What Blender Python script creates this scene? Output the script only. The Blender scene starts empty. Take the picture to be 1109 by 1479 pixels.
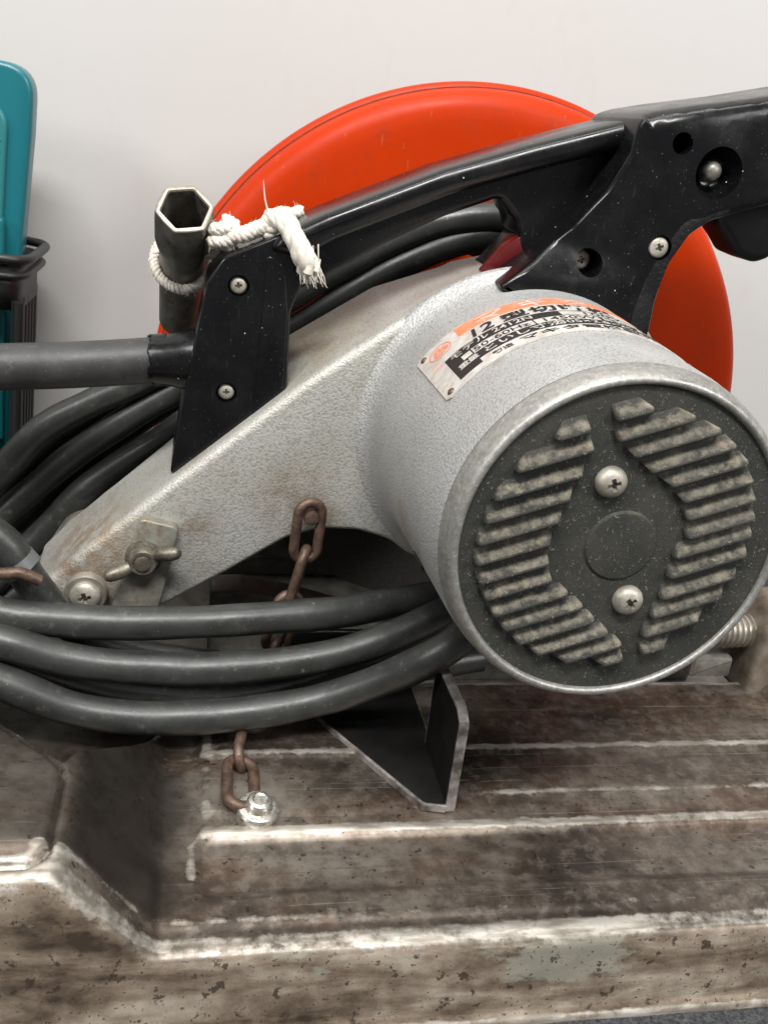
import bpy, bmesh, math, random
from mathutils import Vector, Matrix, noise as mnoise
random.seed(7)
R = math.radians
MM = 0.001
scene = bpy.context.scene
COL = scene.collection

# ------------------------------------------------------------------ camera, world, lamps, exposure
cam_d = bpy.data.cameras.new('camera')
cam = bpy.data.objects.new('camera', cam_d)
COL.objects.link(cam)
right = Vector((0.9788139, -0.17196053, 0.11114375))
down = Vector((0.03547834, -0.39216913, -0.91920872))
fwd = Vector((0.20165476, 0.90367746, -0.37775972))
m = Matrix.Identity(4)
for i in range(3):
    m[i][0], m[i][1], m[i][2] = right[i], -down[i], -fwd[i]
m[2][3] = 0.262
cam.matrix_world = m
cam_d.sensor_fit = 'VERTICAL'
cam_d.sensor_height = 36.0
cam_d.sensor_width = 27.0
cam_d.lens = 33.74
cam_d.clip_start = 0.01
cam_d.clip_end = 50
cam_d.dof.use_dof = True
cam_d.dof.focus_distance = 0.37
cam_d.dof.aperture_fstop = 34.0
scene.camera = cam

world = bpy.data.worlds.new('World')
scene.world = world
world.use_nodes = True
wb = world.node_tree.nodes['Background']
wb.inputs[0].default_value = (0.95, 0.97, 1.0, 1)
wb.inputs[1].default_value = 0.20


def lamp(name, loc, target, size, size_y, power, color):
    d = bpy.data.lights.new(name, 'AREA')
    d.shape = 'RECTANGLE'
    d.size, d.size_y = size, size_y
    d.energy = power
    d.color = color
    o = bpy.data.objects.new(name, d)
    COL.objects.link(o)
    o.location = loc
    o.rotation_euler = (Vector(target) - Vector(loc)).to_track_quat('-Z', 'Y').to_euler()
    return o


lamp('ceiling_lamp', (-0.15, -0.80, 2.05), (0.1, 0.42, 0.1), 1.3, 0.30, 62, (1.0, 0.985, 0.965))
lamp('tube_lamp', (0.15, 0.22, 1.75), (0.15, 0.30, 0.1), 1.2, 0.16, 8, (1.0, 0.98, 0.95))
lamp('room_lamp', (1.40, -0.85, 1.15), (0.25, 0.50, 0.12), 0.60, 0.60, 17, (1.0, 0.985, 0.97))
lamp('side_lamp', (-1.25, -0.38, 1.05), (0.05, 0.50, 0.15), 0.40, 0.40, 10, (1.0, 0.97, 0.95))

scene.view_settings.view_transform = 'Standard'
scene.view_settings.look = 'None'
scene.view_settings.gamma = 1.0
scene.view_settings.exposure = 0.32
scene.view_settings.use_curve_mapping = False


# ------------------------------------------------------------------ material helpers
class NT:
    def __init__(self, name):
        self.mat = bpy.data.materials.new(name)
        self.mat.use_nodes = True
        self.t = self.mat.node_tree
        self.p = self.t.nodes['Principled BSDF']
        self.tc = self.t.nodes.new('ShaderNodeTexCoord')
        self.obj = self.tc.outputs['Object']

    def new(self, typ, **ins):
        n = self.t.nodes.new(typ)
        for k, v in ins.items():
            self.set(n.inputs[k.replace('_', ' ')] if isinstance(k, str) else n.inputs[k], v)
        return n

    def set(self, sock, v):
        if hasattr(v, 'is_output') or isinstance(v, bpy.types.NodeSocket):
            self.t.links.new(v, sock)
        else:
            if isinstance(v, tuple) and len(v) == 3 and sock.type == 'RGBA':
                v = (*v, 1)
            sock.default_value = v

    def mapped(self, scale=(1, 1, 1), rot=(0, 0, 0), loc=(0, 0, 0)):
        n = self.t.nodes.new('ShaderNodeMapping')
        self.t.links.new(self.obj, n.inputs[0])
        n.inputs['Scale'].default_value = scale
        n.inputs['Rotation'].default_value = rot
        n.inputs['Location'].default_value = loc
        return n.outputs[0]

    def noise(self, scale, detail=3, rough=0.55, vec=None, dist=0.0):
        n = self.t.nodes.new('ShaderNodeTexNoise')
        self.t.links.new(vec if vec is not None else self.obj, n.inputs['Vector'])
        n.inputs['Scale'].default_value = scale
        n.inputs['Detail'].default_value = detail
        n.inputs['Roughness'].default_value = rough
        n.inputs['Distortion'].default_value = dist
        return n.outputs['Fac']

    def voro(self, scale, vec=None, feature='F1', out='Distance'):
        n = self.t.nodes.new('ShaderNodeTexVoronoi')
        n.feature = feature
        self.t.links.new(vec if vec is not None else self.obj, n.inputs['Vector'])
        n.inputs['Scale'].default_value = scale
        return n.outputs[out]

    def ramp(self, fac, *stops):
        n = self.t.nodes.new('ShaderNodeValToRGB')
        self.t.links.new(fac, n.inputs[0])
        e = n.color_ramp.elements
        while len(e) < len(stops):
            e.new(0.5)
        for el, (p, c) in zip(e, stops):
            el.position = p
            el.color = (c, c, c, 1) if isinstance(c, (int, float)) else (*c, 1)
        return n.outputs[0]

    def mix(self, fac, a, b, mode='MIX'):
        n = self.t.nodes.new('ShaderNodeMix')
        n.data_type = 'RGBA'
        n.blend_type = mode
        self.set(n.inputs[0], fac)
        self.set(n.inputs[6], a)
        self.set(n.inputs[7], b)
        return n.outputs[2]

    def math(self, op, a, b=0.5, clamp=False):
        n = self.t.nodes.new('ShaderNodeMath')
        n.operation = op
        n.use_clamp = clamp
        self.set(n.inputs[0], a)
        self.set(n.inputs[1], b)
        return n.outputs[0]

    def bump(self, h, dist, strength=1.0, normal=None):
        n = self.t.nodes.new('ShaderNodeBump')
        n.inputs['Strength'].default_value = strength
        n.inputs['Distance'].default_value = dist
        self.t.links.new(h, n.inputs['Height'])
        if normal is not None:
            self.t.links.new(normal, n.inputs['Normal'])
        return n.outputs[0]

    def ball(self, c, r0, r1):
        """1 inside r0 (mm) of the point c (mm), 0 outside r1: a stain with its own place."""
        s = self.t.nodes.new('ShaderNodeVectorMath')
        s.operation = 'DISTANCE'
        self.t.links.new(self.obj, s.inputs[0])
        s.inputs[1].default_value = [v * MM for v in c]
        mr = self.t.nodes.new('ShaderNodeMapRange')
        mr.interpolation_type = 'SMOOTHSTEP'
        self.t.links.new(s.outputs['Value'], mr.inputs[0])
        mr.inputs[1].default_value = r0 * MM
        mr.inputs[2].default_value = r1 * MM
        mr.inputs[3].default_value = 1
        mr.inputs[4].default_value = 0
        return mr.outputs[0]

    def edge(self, radius, lo=0.75, hi=0.98, samples=4):
        b = self.t.nodes.new('ShaderNodeBevel')
        b.samples = samples
        b.inputs[0].default_value = radius
        g = self.t.nodes.new('ShaderNodeNewGeometry')
        d = self.t.nodes.new('ShaderNodeVectorMath')
        d.operation = 'DOT_PRODUCT'
        self.t.links.new(b.outputs[0], d.inputs[0])
        self.t.links.new(g.outputs['Normal'], d.inputs[1])
        return self.ramp(d.outputs['Value'], (lo, 1.0), (hi, 0.0))

    def out(self, color, rough, metal=0.0, normal=None, spec=None, coat=None, sheen=None):
        p = self.p
        self.set(p.inputs['Base Color'], color)
        self.set(p.inputs['Roughness'], rough)
        self.set(p.inputs['Metallic'], metal)
        if normal is not None:
            self.t.links.new(normal, p.inputs['Normal'])
        if spec is not None:
            self.set(p.inputs['Specular IOR Level'], spec)
        if coat is not None:
            self.set(p.inputs['Coat Weight'], coat)
            p.inputs['Coat Roughness'].default_value = 0.15
        if sheen is not None:
            self.set(p.inputs['Sheen Weight'], sheen)
        return self.mat


def mat_silver(name, base, warm, grime=0.5, stains=(), depth=0.0003):
    n = NT(name)
    peb = n.noise(950, 3, 0.6)
    peb2 = n.noise(1500, 1, 0.5)
    h = n.math('ADD', n.math('MULTIPLY', n.ramp(peb, (0.38, 0.0), (0.62, 1.0)), 0.75), n.math('MULTIPLY', peb2, 0.35))
    c = n.mix(n.ramp(n.noise(28, 4), (0.35, 0.0), (0.7, 1.0)), base, warm)
    c = n.mix(n.math('MULTIPLY', n.ramp(peb, (0.36, 1.0), (0.50, 0.0)), 0.55 * grime + 0.1), c, tuple(v * 0.5 for v in warm))
    # small knocks and dirt spots
    spots = n.math('MULTIPLY', n.ramp(n.noise(190, 7, 0.78), (0.62, 0.0), (0.68, 1.0)), 0.6)
    c = n.mix(spots, c, (0.10, 0.085, 0.065))
    scr = n.noise(1.0, 3, 0.6, n.mapped((900, 900, 60), (0.3, 0.5, 0.2)))
    c = n.mix(n.math('MULTIPLY', n.ramp(scr, (0.70, 0.0), (0.74, 1.0)), 0.4), c, (0.12, 0.11, 0.10))
    for ctr, r0, r1, col, amt in stains:
        k = n.math('MULTIPLY', n.ball(ctr, r0, r1), n.ramp(n.noise(110, 5, 0.65), (0.36, 0.0), (0.62, 1.0)))
        c = n.mix(n.math('MULTIPLY', k, amt), c, col)
    r = n.ramp(n.noise(60, 4), (0.3, 0.33), (0.7, 0.48))
    return n.out(c, r, 0.32, n.bump(h, depth, 0.9))


RUSTY = (0.17, 0.075, 0.022)
M = {}
M['arm'] = mat_silver('silver_arm_paint', (0.445, 0.442, 0.415), (0.38, 0.37, 0.32), 0.8, depth=0.00017, stains=(
    ((48, 410, 96), 4, 26, RUSTY, 0.45), ((62, 410, 84), 2, 18, (0.20, 0.12, 0.04), 0.6),
    ((-40, 412, 66), 6, 34, (0.24, 0.15, 0.08), 0.5), ((-46, 430, 62), 6, 40, (0.20, 0.12, 0.06), 0.65),
    ((10, 430, 112), 5, 30, (0.22, 0.15, 0.07), 0.6), ((-44, 410, 46), 8, 20, (0.17, 0.10, 0.05), 0.8),
    ((4, 410, 82), 2, 14, (0.16, 0.10, 0.05), 0.7), ((55, 440, 165), 5, 40, (0.24, 0.22, 0.10), 0.5)))
M['motor'] = mat_silver('silver_motor_paint', (0.445, 0.444, 0.438), (0.37, 0.366, 0.35), 0.85, depth=0.00026, stains=(
    ((86, 345, 113), 2, 16, (0.23, 0.15, 0.06), 0.75), ((92, 330, 108), 2, 13, (0.20, 0.14, 0.07), 0.6),
    ((110, 330, 185), 1, 6, (0.20, 0.13, 0.08), 0.7)))


def mat_rim():
    n = NT('worn_bare_aluminium')
    c = n.mix(n.ramp(n.noise(420, 6, 0.7), (0.35, 0.0), (0.65, 1.0)), (0.22, 0.214, 0.195), (0.34, 0.333, 0.31))
    c = n.mix(n.math('MULTIPLY', n.ramp(n.noise(900, 2), (0.6, 0.0), (0.68, 1.0)), 0.35), c, (0.60, 0.59, 0.56))
    return n.out(c, n.ramp(n.noise(200, 4), (0.3, 0.34), (0.7, 0.55)), 0.6, n.bump(n.noise(700, 3), 0.00016, 0.6))


M['rim'] = mat_rim()


def mat_dusty(name, dark, dust, cover):
    n = NT(name)
    geo = n.t.nodes.new('ShaderNodeNewGeometry')
    sep = n.t.nodes.new('ShaderNodeSeparateXYZ')
    n.t.links.new(geo.outputs['Normal'], sep.inputs[0])
    up = n.ramp(n.math('ADD', n.math('MULTIPLY', sep.outputs[2], 0.5), n.math('MULTIPLY', n.noise(260, 5, 0.7), 0.55)), (0.56, 0.0), (0.80, 1.0))
    film = n.math('MULTIPLY', up, cover)
    c = n.mix(film, dark, dust)
    brown = n.math('MULTIPLY', n.ramp(n.noise(330, 3), (0.58, 0.0), (0.66, 1.0)), film)
    c = n.mix(n.math('MULTIPLY', brown, 0.7), c, (0.20, 0.12, 0.07))
    # grinding dust: scattered pale specks of several sizes
    fine = n.ramp(n.voro(1700), (0.16, 1.0), (0.26, 0.0))
    gate = n.ramp(n.noise(70, 6, 0.75), (0.42, 0.05), (0.62, 1.0))
    fleck = n.ramp(n.noise(800, 3, 0.7), (0.62, 0.0), (0.67, 1.0))
    flake = n.ramp(n.noise(420, 2, 0.6, dist=0.6), (0.74, 0.0), (0.76, 1.0))
    sp = n.math('ADD', n.math('MULTIPLY', n.math('MULTIPLY', fine, gate), 0.9), n.math('ADD', n.math('MULTIPLY', fleck, 0.8), flake), True)
    c = n.mix(n.math('MULTIPLY', sp, 0.42), c, (0.36, 0.335, 0.28))
    soft = n.math('MULTIPLY', n.ramp(n.noise(45, 6, 0.65), (0.42, 0.0), (0.66, 1.0)), 0.3)
    c = n.mix(soft, c, (0.075, 0.069, 0.054))
    h = n.math('ADD', n.noise(800, 3), sp)
    return n.out(c, 0.72, 0.0, n.bump(h, 0.00022, 0.7), spec=0.35)


M['cap'] = mat_dusty('dusty_dark_cap', (0.020, 0.021, 0.018), (0.12, 0.115, 0.092), 0.6)
M['fin'] = mat_dusty('dusty_louvre', (0.016, 0.016, 0.013), (0.23, 0.208, 0.155), 1.0)


def mat_black(name, rough=0.2, specks=True, grain=0.0):
    n = NT(name)
    c = (0.0030, 0.0031, 0.0036)
    haze = n.ramp(n.noise(70, 5, 0.65), (0.4, 0.0), (0.75, 1.0))
    c = n.mix(n.math('MULTIPLY', haze, 0.30), c, (0.012, 0.012, 0.012))
    scr = n.ramp(n.noise(1.0, 2, 0.5, n.mapped((1500, 1500, 90), (0.5, 0.9, 0.1))), (0.69, 0.0), (0.72, 1.0))
    c = n.mix(n.math('MULTIPLY', n.math('MULTIPLY', scr, haze), 0.12), c, (0.25, 0.25, 0.25))
    if specks:
        d = n.math('MULTIPLY', n.ramp(n.voro(150), (0.035, 1.0), (0.055, 0.0)), n.ramp(n.noise(37, 2), (0.54, 0.0), (0.58, 1.0)))
        c = n.mix(d, c, (0.65, 0.62, 0.52))
        d2 = n.math('MULTIPLY', n.ramp(n.noise(1300, 2, 0.6), (0.72, 0.0), (0.75, 1.0)), 0.6)
        c = n.mix(d2, c, (0.35, 0.33, 0.28))
    r = n.math('ADD', n.math('MULTIPLY', haze, 0.16), rough)
    nrm = n.bump(n.noise(480 if grain else 120, 3), 0.0005 if grain else 0.00012, grain if grain else 0.35)
    return n.out(c, r, 0.0, nrm, spec=0.36)


M['black'] = mat_black('glossy_black_plastic', 0.19)
M['black_grain'] = mat_black('grained_black_plastic', 0.42, True, 0.7)
M['black_dull'] = mat_black('dull_black_plastic', 0.45, False)


def mat_orange():
    n = NT('chipped_orange_paint')
    c = n.mix(n.ramp(n.noise(9, 3), (0.3, 0.0), (0.7, 1.0)), (0.43, 0.029, 0.0002), (0.375, 0.0235, 0.0002))
    chip = n.ramp(n.noise(85, 7, 0.78), (0.66, 0.0), (0.68, 1.0))
    c = n.mix(n.math('MULTIPLY', n.ramp(n.noise(60, 7, 0.75), (0.54, 0.0), (0.68, 1.0)), 0.4), c, (0.20, 0.03, 0.01))
    c = n.mix(n.math('MULTIPLY', chip, 0.8), c, (0.10, 0.055, 0.035))
    scuff = n.ramp(n.noise(1, 3, 0.6, n.mapped((300, 300, 40), (0.2, 0.7, 0))), (0.68, 0.0), (0.74, 1.0))
    c = n.mix(n.math('MULTIPLY', scuff, 0.22), c, (0.75, 0.25, 0.12))
    hair = n.ramp(n.noise(1, 2, 0.5, n.mapped((40, 900, 900), (0.4, 0.6, 0.9))), (0.68, 0.0), (0.71, 1.0))
    c = n.mix(n.math('MULTIPLY', hair, 0.35), c, (0.16, 0.03, 0.012))
    return n.out(c, n.ramp(n.noise(30, 4), (0.3, 0.36), (0.7, 0.50)), 0.0, n.bump(n.noise(60, 4), 0.0004, 0.3), spec=0.14)


M['orange'] = mat_orange()


def mat_rubber(name, base, lo, hi, scuff=0.5):
    n = NT(name)
    c = n.mix(n.ramp(n.noise(55, 5, 0.65), (0.35, 0.0), (0.7, 1.0)), base, tuple(v * 1.9 for v in base))
    d = n.ramp(n.noise(200, 8, 0.8), (0.56, 0.0), (0.70, 1.0))
    c = n.mix(n.math('MULTIPLY', d, scuff), c, (0.20, 0.18, 0.15))
    b = n.math('MULTIPLY', n.ramp(n.noise(130, 4, 0.7, n.mapped((1, 1, 1), loc=(3, 1, 2))), (0.70, 0.0), (0.74, 1.0)), scuff)
    c = n.mix(b, c, (0.42, 0.30, 0.17))
    sp = n.ramp(n.voro(240), (0.03, 1.0), (0.045, 0.0))
    c = n.mix(n.math('MULTIPLY', sp, 0.5), c, (0.6, 0.55, 0.45))
    h = n.math('ADD', n.noise(120, 4), n.math('MULTIPLY', n.noise(900, 2), 0.25))
    return n.out(c, n.ramp(n.noise(70, 4), (0.3, lo), (0.7, hi)), 0.0, n.bump(h, 0.0004, 0.5))


M['cord'] = mat_rubber('black_rubber_cord', (0.0175, 0.0184, 0.0172), 0.32, 0.46, 0.35)
M['hose'] = mat_rubber('grey_rubber_sleeve', (0.021, 0.021, 0.0205), 0.42, 0.55, 0.35)


def mat_metal(name, base, dark, metal, lo, hi, scale=160, bumpd=0.0002, stain=None):
    n = NT(name)
    c = n.mix(n.ramp(n.noise(scale, 5, 0.65), (0.35, 0.0), (0.65, 1.0)), dark, base)
    if stain:
        c = n.mix(n.ramp(n.noise(scale * 1.7, 4, 0.6), (0.55, 0.0), (0.68, 0.8)), c, stain)
    return n.out(c, n.ramp(n.noise(scale * 2, 4), (0.3, lo), (0.7, hi)), metal, n.bump(n.noise(scale * 3, 4), bumpd, 0.6))


M['steel'] = mat_metal('grubby_steel', (0.34, 0.315, 0.27), (0.19, 0.165, 0.13), 0.6, 0.34, 0.5, 60)
M['screw'] = mat_metal('dusty_screw_metal', (0.44, 0.42, 0.36), (0.24, 0.22, 0.18), 0.45, 0.38, 0.55)
M['zinc'] = mat_metal('bright_zinc', (0.75, 0.74, 0.70), (0.45, 0.42, 0.36), 0.9, 0.2, 0.34)
M['rust'] = mat_metal('rusted_iron', (0.115, 0.075, 0.055), (0.055, 0.033, 0.024), 0.45, 0.4, 0.62, 220, 0.0004, (0.17, 0.085, 0.045))
M['wrench'] = mat_metal('dull_wrench_steel', (0.24, 0.23, 0.205), (0.13, 0.12, 0.10), 0.6, 0.38, 0.52, 110, 0.0002, (0.10, 0.062, 0.036))
M['wrench_lip'] = mat_metal('worn_wrench_lip', (0.40, 0.37, 0.32), (0.24, 0.21, 0.17), 0.6, 0.38, 0.52, 200)
M['wheel'] = mat_metal('abrasive_wheel', (0.05, 0.045, 0.04), (0.03, 0.028, 0.026), 0.0, 0.8, 0.95, 600, 0.0006)
M['grey_cast'] = mat_metal('grey_casting', (0.20, 0.19, 0.17), (0.10, 0.095, 0.08), 0.3, 0.45, 0.6, 90, 0.0004, (0.12, 0.09, 0.06))
M['vise'] = mat_metal('brown_clamp_iron', (0.25, 0.215, 0.17), (0.12, 0.095, 0.07), 0.4, 0.4, 0.55, 70, 0.0003)
M['hole'] = NT('dark_hole').out((0.004, 0.004, 0.004), 0.8)
M['rivet'] = mat_metal('brown_rivet', (0.16, 0.10, 0.075), (0.08, 0.05, 0.04), 0.5, 0.4, 0.55, 500)
M['wingnut'] = mat_metal('wing_nut_metal', (0.20, 0.18, 0.145), (0.09, 0.078, 0.06), 0.6, 0.35, 0.5, 220)
M['pad'] = mat_metal('stop_plate_metal', (0.27, 0.265, 0.235), (0.17, 0.155, 0.12), 0.35, 0.42, 0.55, 120, 0.0003, (0.19, 0.13, 0.07))


def mat_channel():
    n = NT('black_sheet_steel')
    e = n.edge(0.0012, 0.80, 0.985)
    e = n.math('MULTIPLY', e, n.ramp(n.noise(260, 4), (0.35, 0.3), (0.6, 1.0)))
    c = n.mix(e, n.mix(n.noise(90, 4), (0.0035, 0.0035, 0.004), (0.009, 0.008, 0.007)), (0.62, 0.58, 0.54))
    return n.out(c, n.ramp(n.noise(120, 4), (0.3, 0.34), (0.7, 0.5)), n.math('MULTIPLY', e, 0.7), spec=0.3)


M['channel'] = mat_channel()
M['cut_edge'] = mat_metal('worn_cut_edge', (0.40, 0.37, 0.35), (0.075, 0.066, 0.06), 0.5, 0.3, 0.45, 90, 0.0002)


def mat_base():
    n = NT('worn_cast_base')
    at = n.t.nodes.new('ShaderNodeAttribute')
    at.attribute_name = 'wear'
    wear = at.outputs['Fac']
    af = n.t.nodes.new('ShaderNodeAttribute')
    af.attribute_name = 'wall'
    wall = af.outputs['Fac']
    ao = n.t.nodes.new('ShaderNodeAttribute')
    ao.attribute_name = 'oil'
    oil = ao.outputs['Fac']
    fine = n.noise(1, 5, 0.6, n.mapped((60, 300, 300)))
    patch = n.noise(1, 4, 0.5, n.mapped((9, 22, 22), loc=(3, 1, 0)), 0.5)
    patch2 = n.noise(1, 6, 0.62, n.mapped((18, 36, 36), loc=(8, 2, 6)), 0.4)
    mott = n.noise(130, 7, 0.7)
    grit = n.noise(420, 5, 0.65)
    # top: smooth old metal, dark brown to grey, rubbed lighter in places
    c = n.ramp(patch, (0.34, (0.036, 0.028, 0.022)), (0.48, (0.088, 0.070, 0.055)), (0.60, (0.155, 0.130, 0.106)), (0.72, (0.22, 0.192, 0.162)))
    c = n.mix(n.math('MULTIPLY', n.ramp(patch2, (0.52, 0.0), (0.66, 1.0)), 0.55), c, (0.235, 0.205, 0.172))
    red = n.math('MULTIPLY', n.ramp(n.noise(1, 6, 0.6, n.mapped((15, 28, 28), loc=(2, 5, 1))), (0.52, 0.0), (0.62, 1.0)), 0.4)
    c = n.mix(red, c, (0.115, 0.060, 0.034))
    scr = n.ramp(n.noise(1, 2, 0.5, n.mapped((5, 700, 700), (0, 0, 0.03))), (0.665, 0.0), (0.69, 1.0))
    c = n.mix(n.math('MULTIPLY', scr, 0.4), c, (0.34, 0.31, 0.27))
    scr2 = n.ramp(n.noise(1, 2, 0.5, n.mapped((22, 600, 600), (0, 0, -0.02), (5, 5, 5))), (0.66, 0.0), (0.69, 1.0))
    c = n.mix(n.math('MULTIPLY', scr2, 0.25), c, (0.022, 0.017, 0.014))
    c = n.mix(n.math('MULTIPLY', n.ramp(mott, (0.50, 0.0), (0.64, 1.0)), 0.38), c, (0.26, 0.232, 0.20))
    c = n.mix(n.math('MULTIPLY', n.ramp(mott, (0.36, 1.0), (0.50, 0.0)), 0.5), c, (0.028, 0.022, 0.018))
    pits = n.ramp(n.noise(330, 4, 0.6), (0.64, 0.0), (0.66, 1.0))
    c = n.mix(n.math('MULTIPLY', pits, 0.75), c, (0.014, 0.011, 0.009))
    c = n.mix(n.math('MULTIPLY', oil, 0.88), c, (0.020, 0.017, 0.013))
    # front wall: tan grime in level streaks over old paint, with dark pits
    w = n.ramp(n.math('ADD', n.math('MULTIPLY', n.noise(1, 6, 0.62, n.mapped((17, 62, 62), loc=(1, 2, 3)), 0.5), 0.7), n.math('MULTIPLY', mott, 0.3)),
               (0.36, (0.036, 0.025, 0.017)), (0.44, (0.100, 0.074, 0.052)), (0.52, (0.185, 0.147, 0.110)), (0.63, (0.33, 0.285, 0.23)))
    w = n.mix(n.math('MULTIPLY', n.ramp(n.noise(26, 6, 0.62, n.mapped((0.6, 1, 1), loc=(4, 0, 2))), (0.56, 0.0), (0.59, 1.0)), 0.6), w, (0.26, 0.262, 0.215))
    w = n.mix(n.ramp(n.noise(150, 5, 0.66), (0.60, 0.0), (0.625, 0.85)), w, (0.034, 0.021, 0.015))
    w = n.mix(n.math('MULTIPLY', n.ramp(n.noise(520, 3, 0.6), (0.62, 0.0), (0.65, 1.0)), 0.8), w, (0.04, 0.025, 0.018))
    c = n.mix(wall, c, w)
    # bare, polished convex edges
    brk = n.math('ADD', n.math('MULTIPLY', n.math('SUBTRACT', n.noise(150, 7, 0.7), 0.5), 1.7), n.math('MULTIPLY', n.math('SUBTRACT', n.noise(1, 3, 0.6, n.mapped((13, 60, 60), loc=(7, 3, 3))), 0.5), 1.3))
    wb_ = n.ramp(n.math('ADD', wear, brk), (0.40, 0.0), (0.80, 1.0))
    c = n.mix(n.math('MULTIPLY', wb_, 0.85), c, n.mix(n.ramp(fine, (0.4, 0.0), (0.6, 1.0)), (0.25, 0.225, 0.188), (0.47, 0.44, 0.39)))
    rough = n.math('ADD', n.ramp(n.math('ADD', n.math('MULTIPLY', patch, 0.5), n.math('MULTIPLY', grit, 0.5)), (0.38, 0.28), (0.62, 0.44)), n.math('MULTIPLY', wall, 0.12))
    h = n.math('ADD', n.math('MULTIPLY', grit, 0.5), n.math('MULTIPLY', patch2, 0.8))
    return n.out(c, rough, n.math('MULTIPLY', n.math('SUBTRACT', 1.0, wall), 0.6), n.bump(h, 0.0002, 0.4))


M['base'] = mat_base()


def mat_twine():
    n = NT('white_twine')
    c = n.mix(n.noise(300, 4), (0.50, 0.45, 0.36), (0.76, 0.73, 0.66))
    return n.out(c, 0.9, 0, n.bump(n.noise(1500, 3), 0.0003, 0.8), sheen=0.3)


M['twine'] = mat_twine()
M['teal'] = NT('teal_plastic').out((0.005, 0.112, 0.135), 0.32)
M['teal_pale'] = NT('pale_teal_plastic').out((0.018, 0.15, 0.165), 0.40)
M['basket'] = NT('black_basket_plastic').out((0.009, 0.0095, 0.0095), 0.42)


def mat_wall():
    n = NT('white_painted_wall')
    c = n.mix(n.ramp(n.noise(2.4, 3), (0.3, 0.0), (0.7, 1.0)), (0.475, 0.47, 0.458), (0.458, 0.45, 0.432))
    sm = n.ramp(n.noise(1, 5, 0.65, n.mapped((26, 26, 8))), (0.57, 0.0), (0.72, 1.0))
    c = n.mix(n.math('MULTIPLY', sm, 0.20), c, (0.40, 0.36, 0.31))
    return n.out(c, 0.55, 0, n.bump(n.noise(120, 4), 0.0003, 0.25))


def mat_carpet():
    n = NT('dark_carpet')
    c = n.mix(n.ramp(n.noise(700, 4, 0.7), (0.35, 0.0), (0.7, 1.0)), (0.008, 0.008, 0.009), (0.075, 0.075, 0.08))
    return n.out(c, 0.95, 0, n.bump(n.noise(600, 4), 0.0015, 1.0))


M['wall'] = mat_wall()
M['carpet'] = mat_carpet()
M['plate'] = mat_metal('nameplate_aluminium', (0.66, 0.645, 0.61), (0.50, 0.475, 0.43), 0.35, 0.35, 0.5, 140, 0.00008, (0.52, 0.42, 0.35))
M['ink'] = NT('black_ink').out((0.016, 0.015, 0.014), 0.45)
M['orange_ink'] = mat_metal('faded_orange_ink', (0.72, 0.17, 0.075), (0.66, 0.24, 0.13), 0.1, 0.42, 0.5, 130, 0.00002, (0.66, 0.36, 0.24))
M['dark_red'] = NT('painted_guard_reflection').out((0.085, 0.008, 0.008), 0.25)  # colour of the guard mirrored in the black handle, painted in
M['tie'] = NT('grey_cable_tie').out((0.10, 0.105, 0.105), 0.42)


# ------------------------------------------------------------------ mesh helpers (all coordinates in mm)
def shade(me, angle=38):
    me.polygons.foreach_set('use_smooth', [True] * len(me.polygons))
    me.set_sharp_from_angle(angle=R(angle))


def make(name, verts, faces, mat, parent=None, angle=38, fix=True):
    me = bpy.data.meshes.new(name)
    me.from_pydata([(v[0] * MM, v[1] * MM, v[2] * MM) for v in verts], [], faces)
    if fix:
        bm = bmesh.new()
        bm.from_mesh(me)
        bmesh.ops.recalc_face_normals(bm, faces=bm.faces)
        bm.to_mesh(me)
        bm.free()
    shade(me, angle)
    if mat is not None:
        me.materials.append(mat)
    o = bpy.data.objects.new(name, me)
    COL.objects.link(o)
    if parent is not None:
        par(o, parent)
    return o


def wmat(o):
    """world matrix without needing a depsgraph update"""
    b = o.matrix_basis
    return wmat(o.parent) @ o.matrix_parent_inverse @ b if o.parent else b


def par(o, parent):
    o.parent = parent
    o.matrix_parent_inverse = wmat(parent).inverted()


def tag(o, label, cat, group=None):
    o['label'] = label
    o['category'] = cat
    if group:
        o['group'] = group


def empty(name, loc):
    o = bpy.data.objects.new(name, None)
    COL.objects.link(o)
    o.location = [v * MM for v in loc]
    o.empty_display_size = 0.03
    return o


def boolean(o, cutters, op='DIFFERENCE'):
    for c in cutters:
        md = o.modifiers.new('b', 'BOOLEAN')
        md.object = c
        md.operation = op
        md.solver = 'EXACT'
    dg = bpy.context.evaluated_depsgraph_get()
    dg.update()
    me = bpy.data.meshes.new_from_object(o.evaluated_get(dg))
    o.modifiers.clear()
    old = o.data
    o.data = me
    bpy.data.meshes.remove(old)
    for c in cutters:
        d = c.data
        bpy.data.objects.remove(c)
        bpy.data.meshes.remove(d)
    shade(o.data, 30)


def fillet(poly, rad, seg=5):
    """poly: list of (x, z) or (x, z, r)."""
    out = []
    n = len(poly)
    for i in range(n):
        p = Vector(poly[i][:2])
        a = Vector(poly[i - 1][:2])
        b = Vector(poly[(i + 1) % n][:2])
        r = poly[i][2] if len(poly[i]) > 2 else rad
        u, v = (a - p), (b - p)
        lu, lv = u.length, v.length
        u.normalize(); v.normalize()
        ang = u.angle(v)
        if r <= 0 or ang > math.pi - 0.02:
            out.append((p.x, p.y)); continue
        t = min(r / math.tan(ang / 2), lu * 0.48, lv * 0.48)
        p0, p1 = p + u * t, p + v * t
        for k in range(seg + 1):
            s = k / seg
            q = p0 * (1 - s) ** 2 + p * 2 * s * (1 - s) + p1 * s * s
            out.append((q.x, q.y))
    return out


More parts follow.
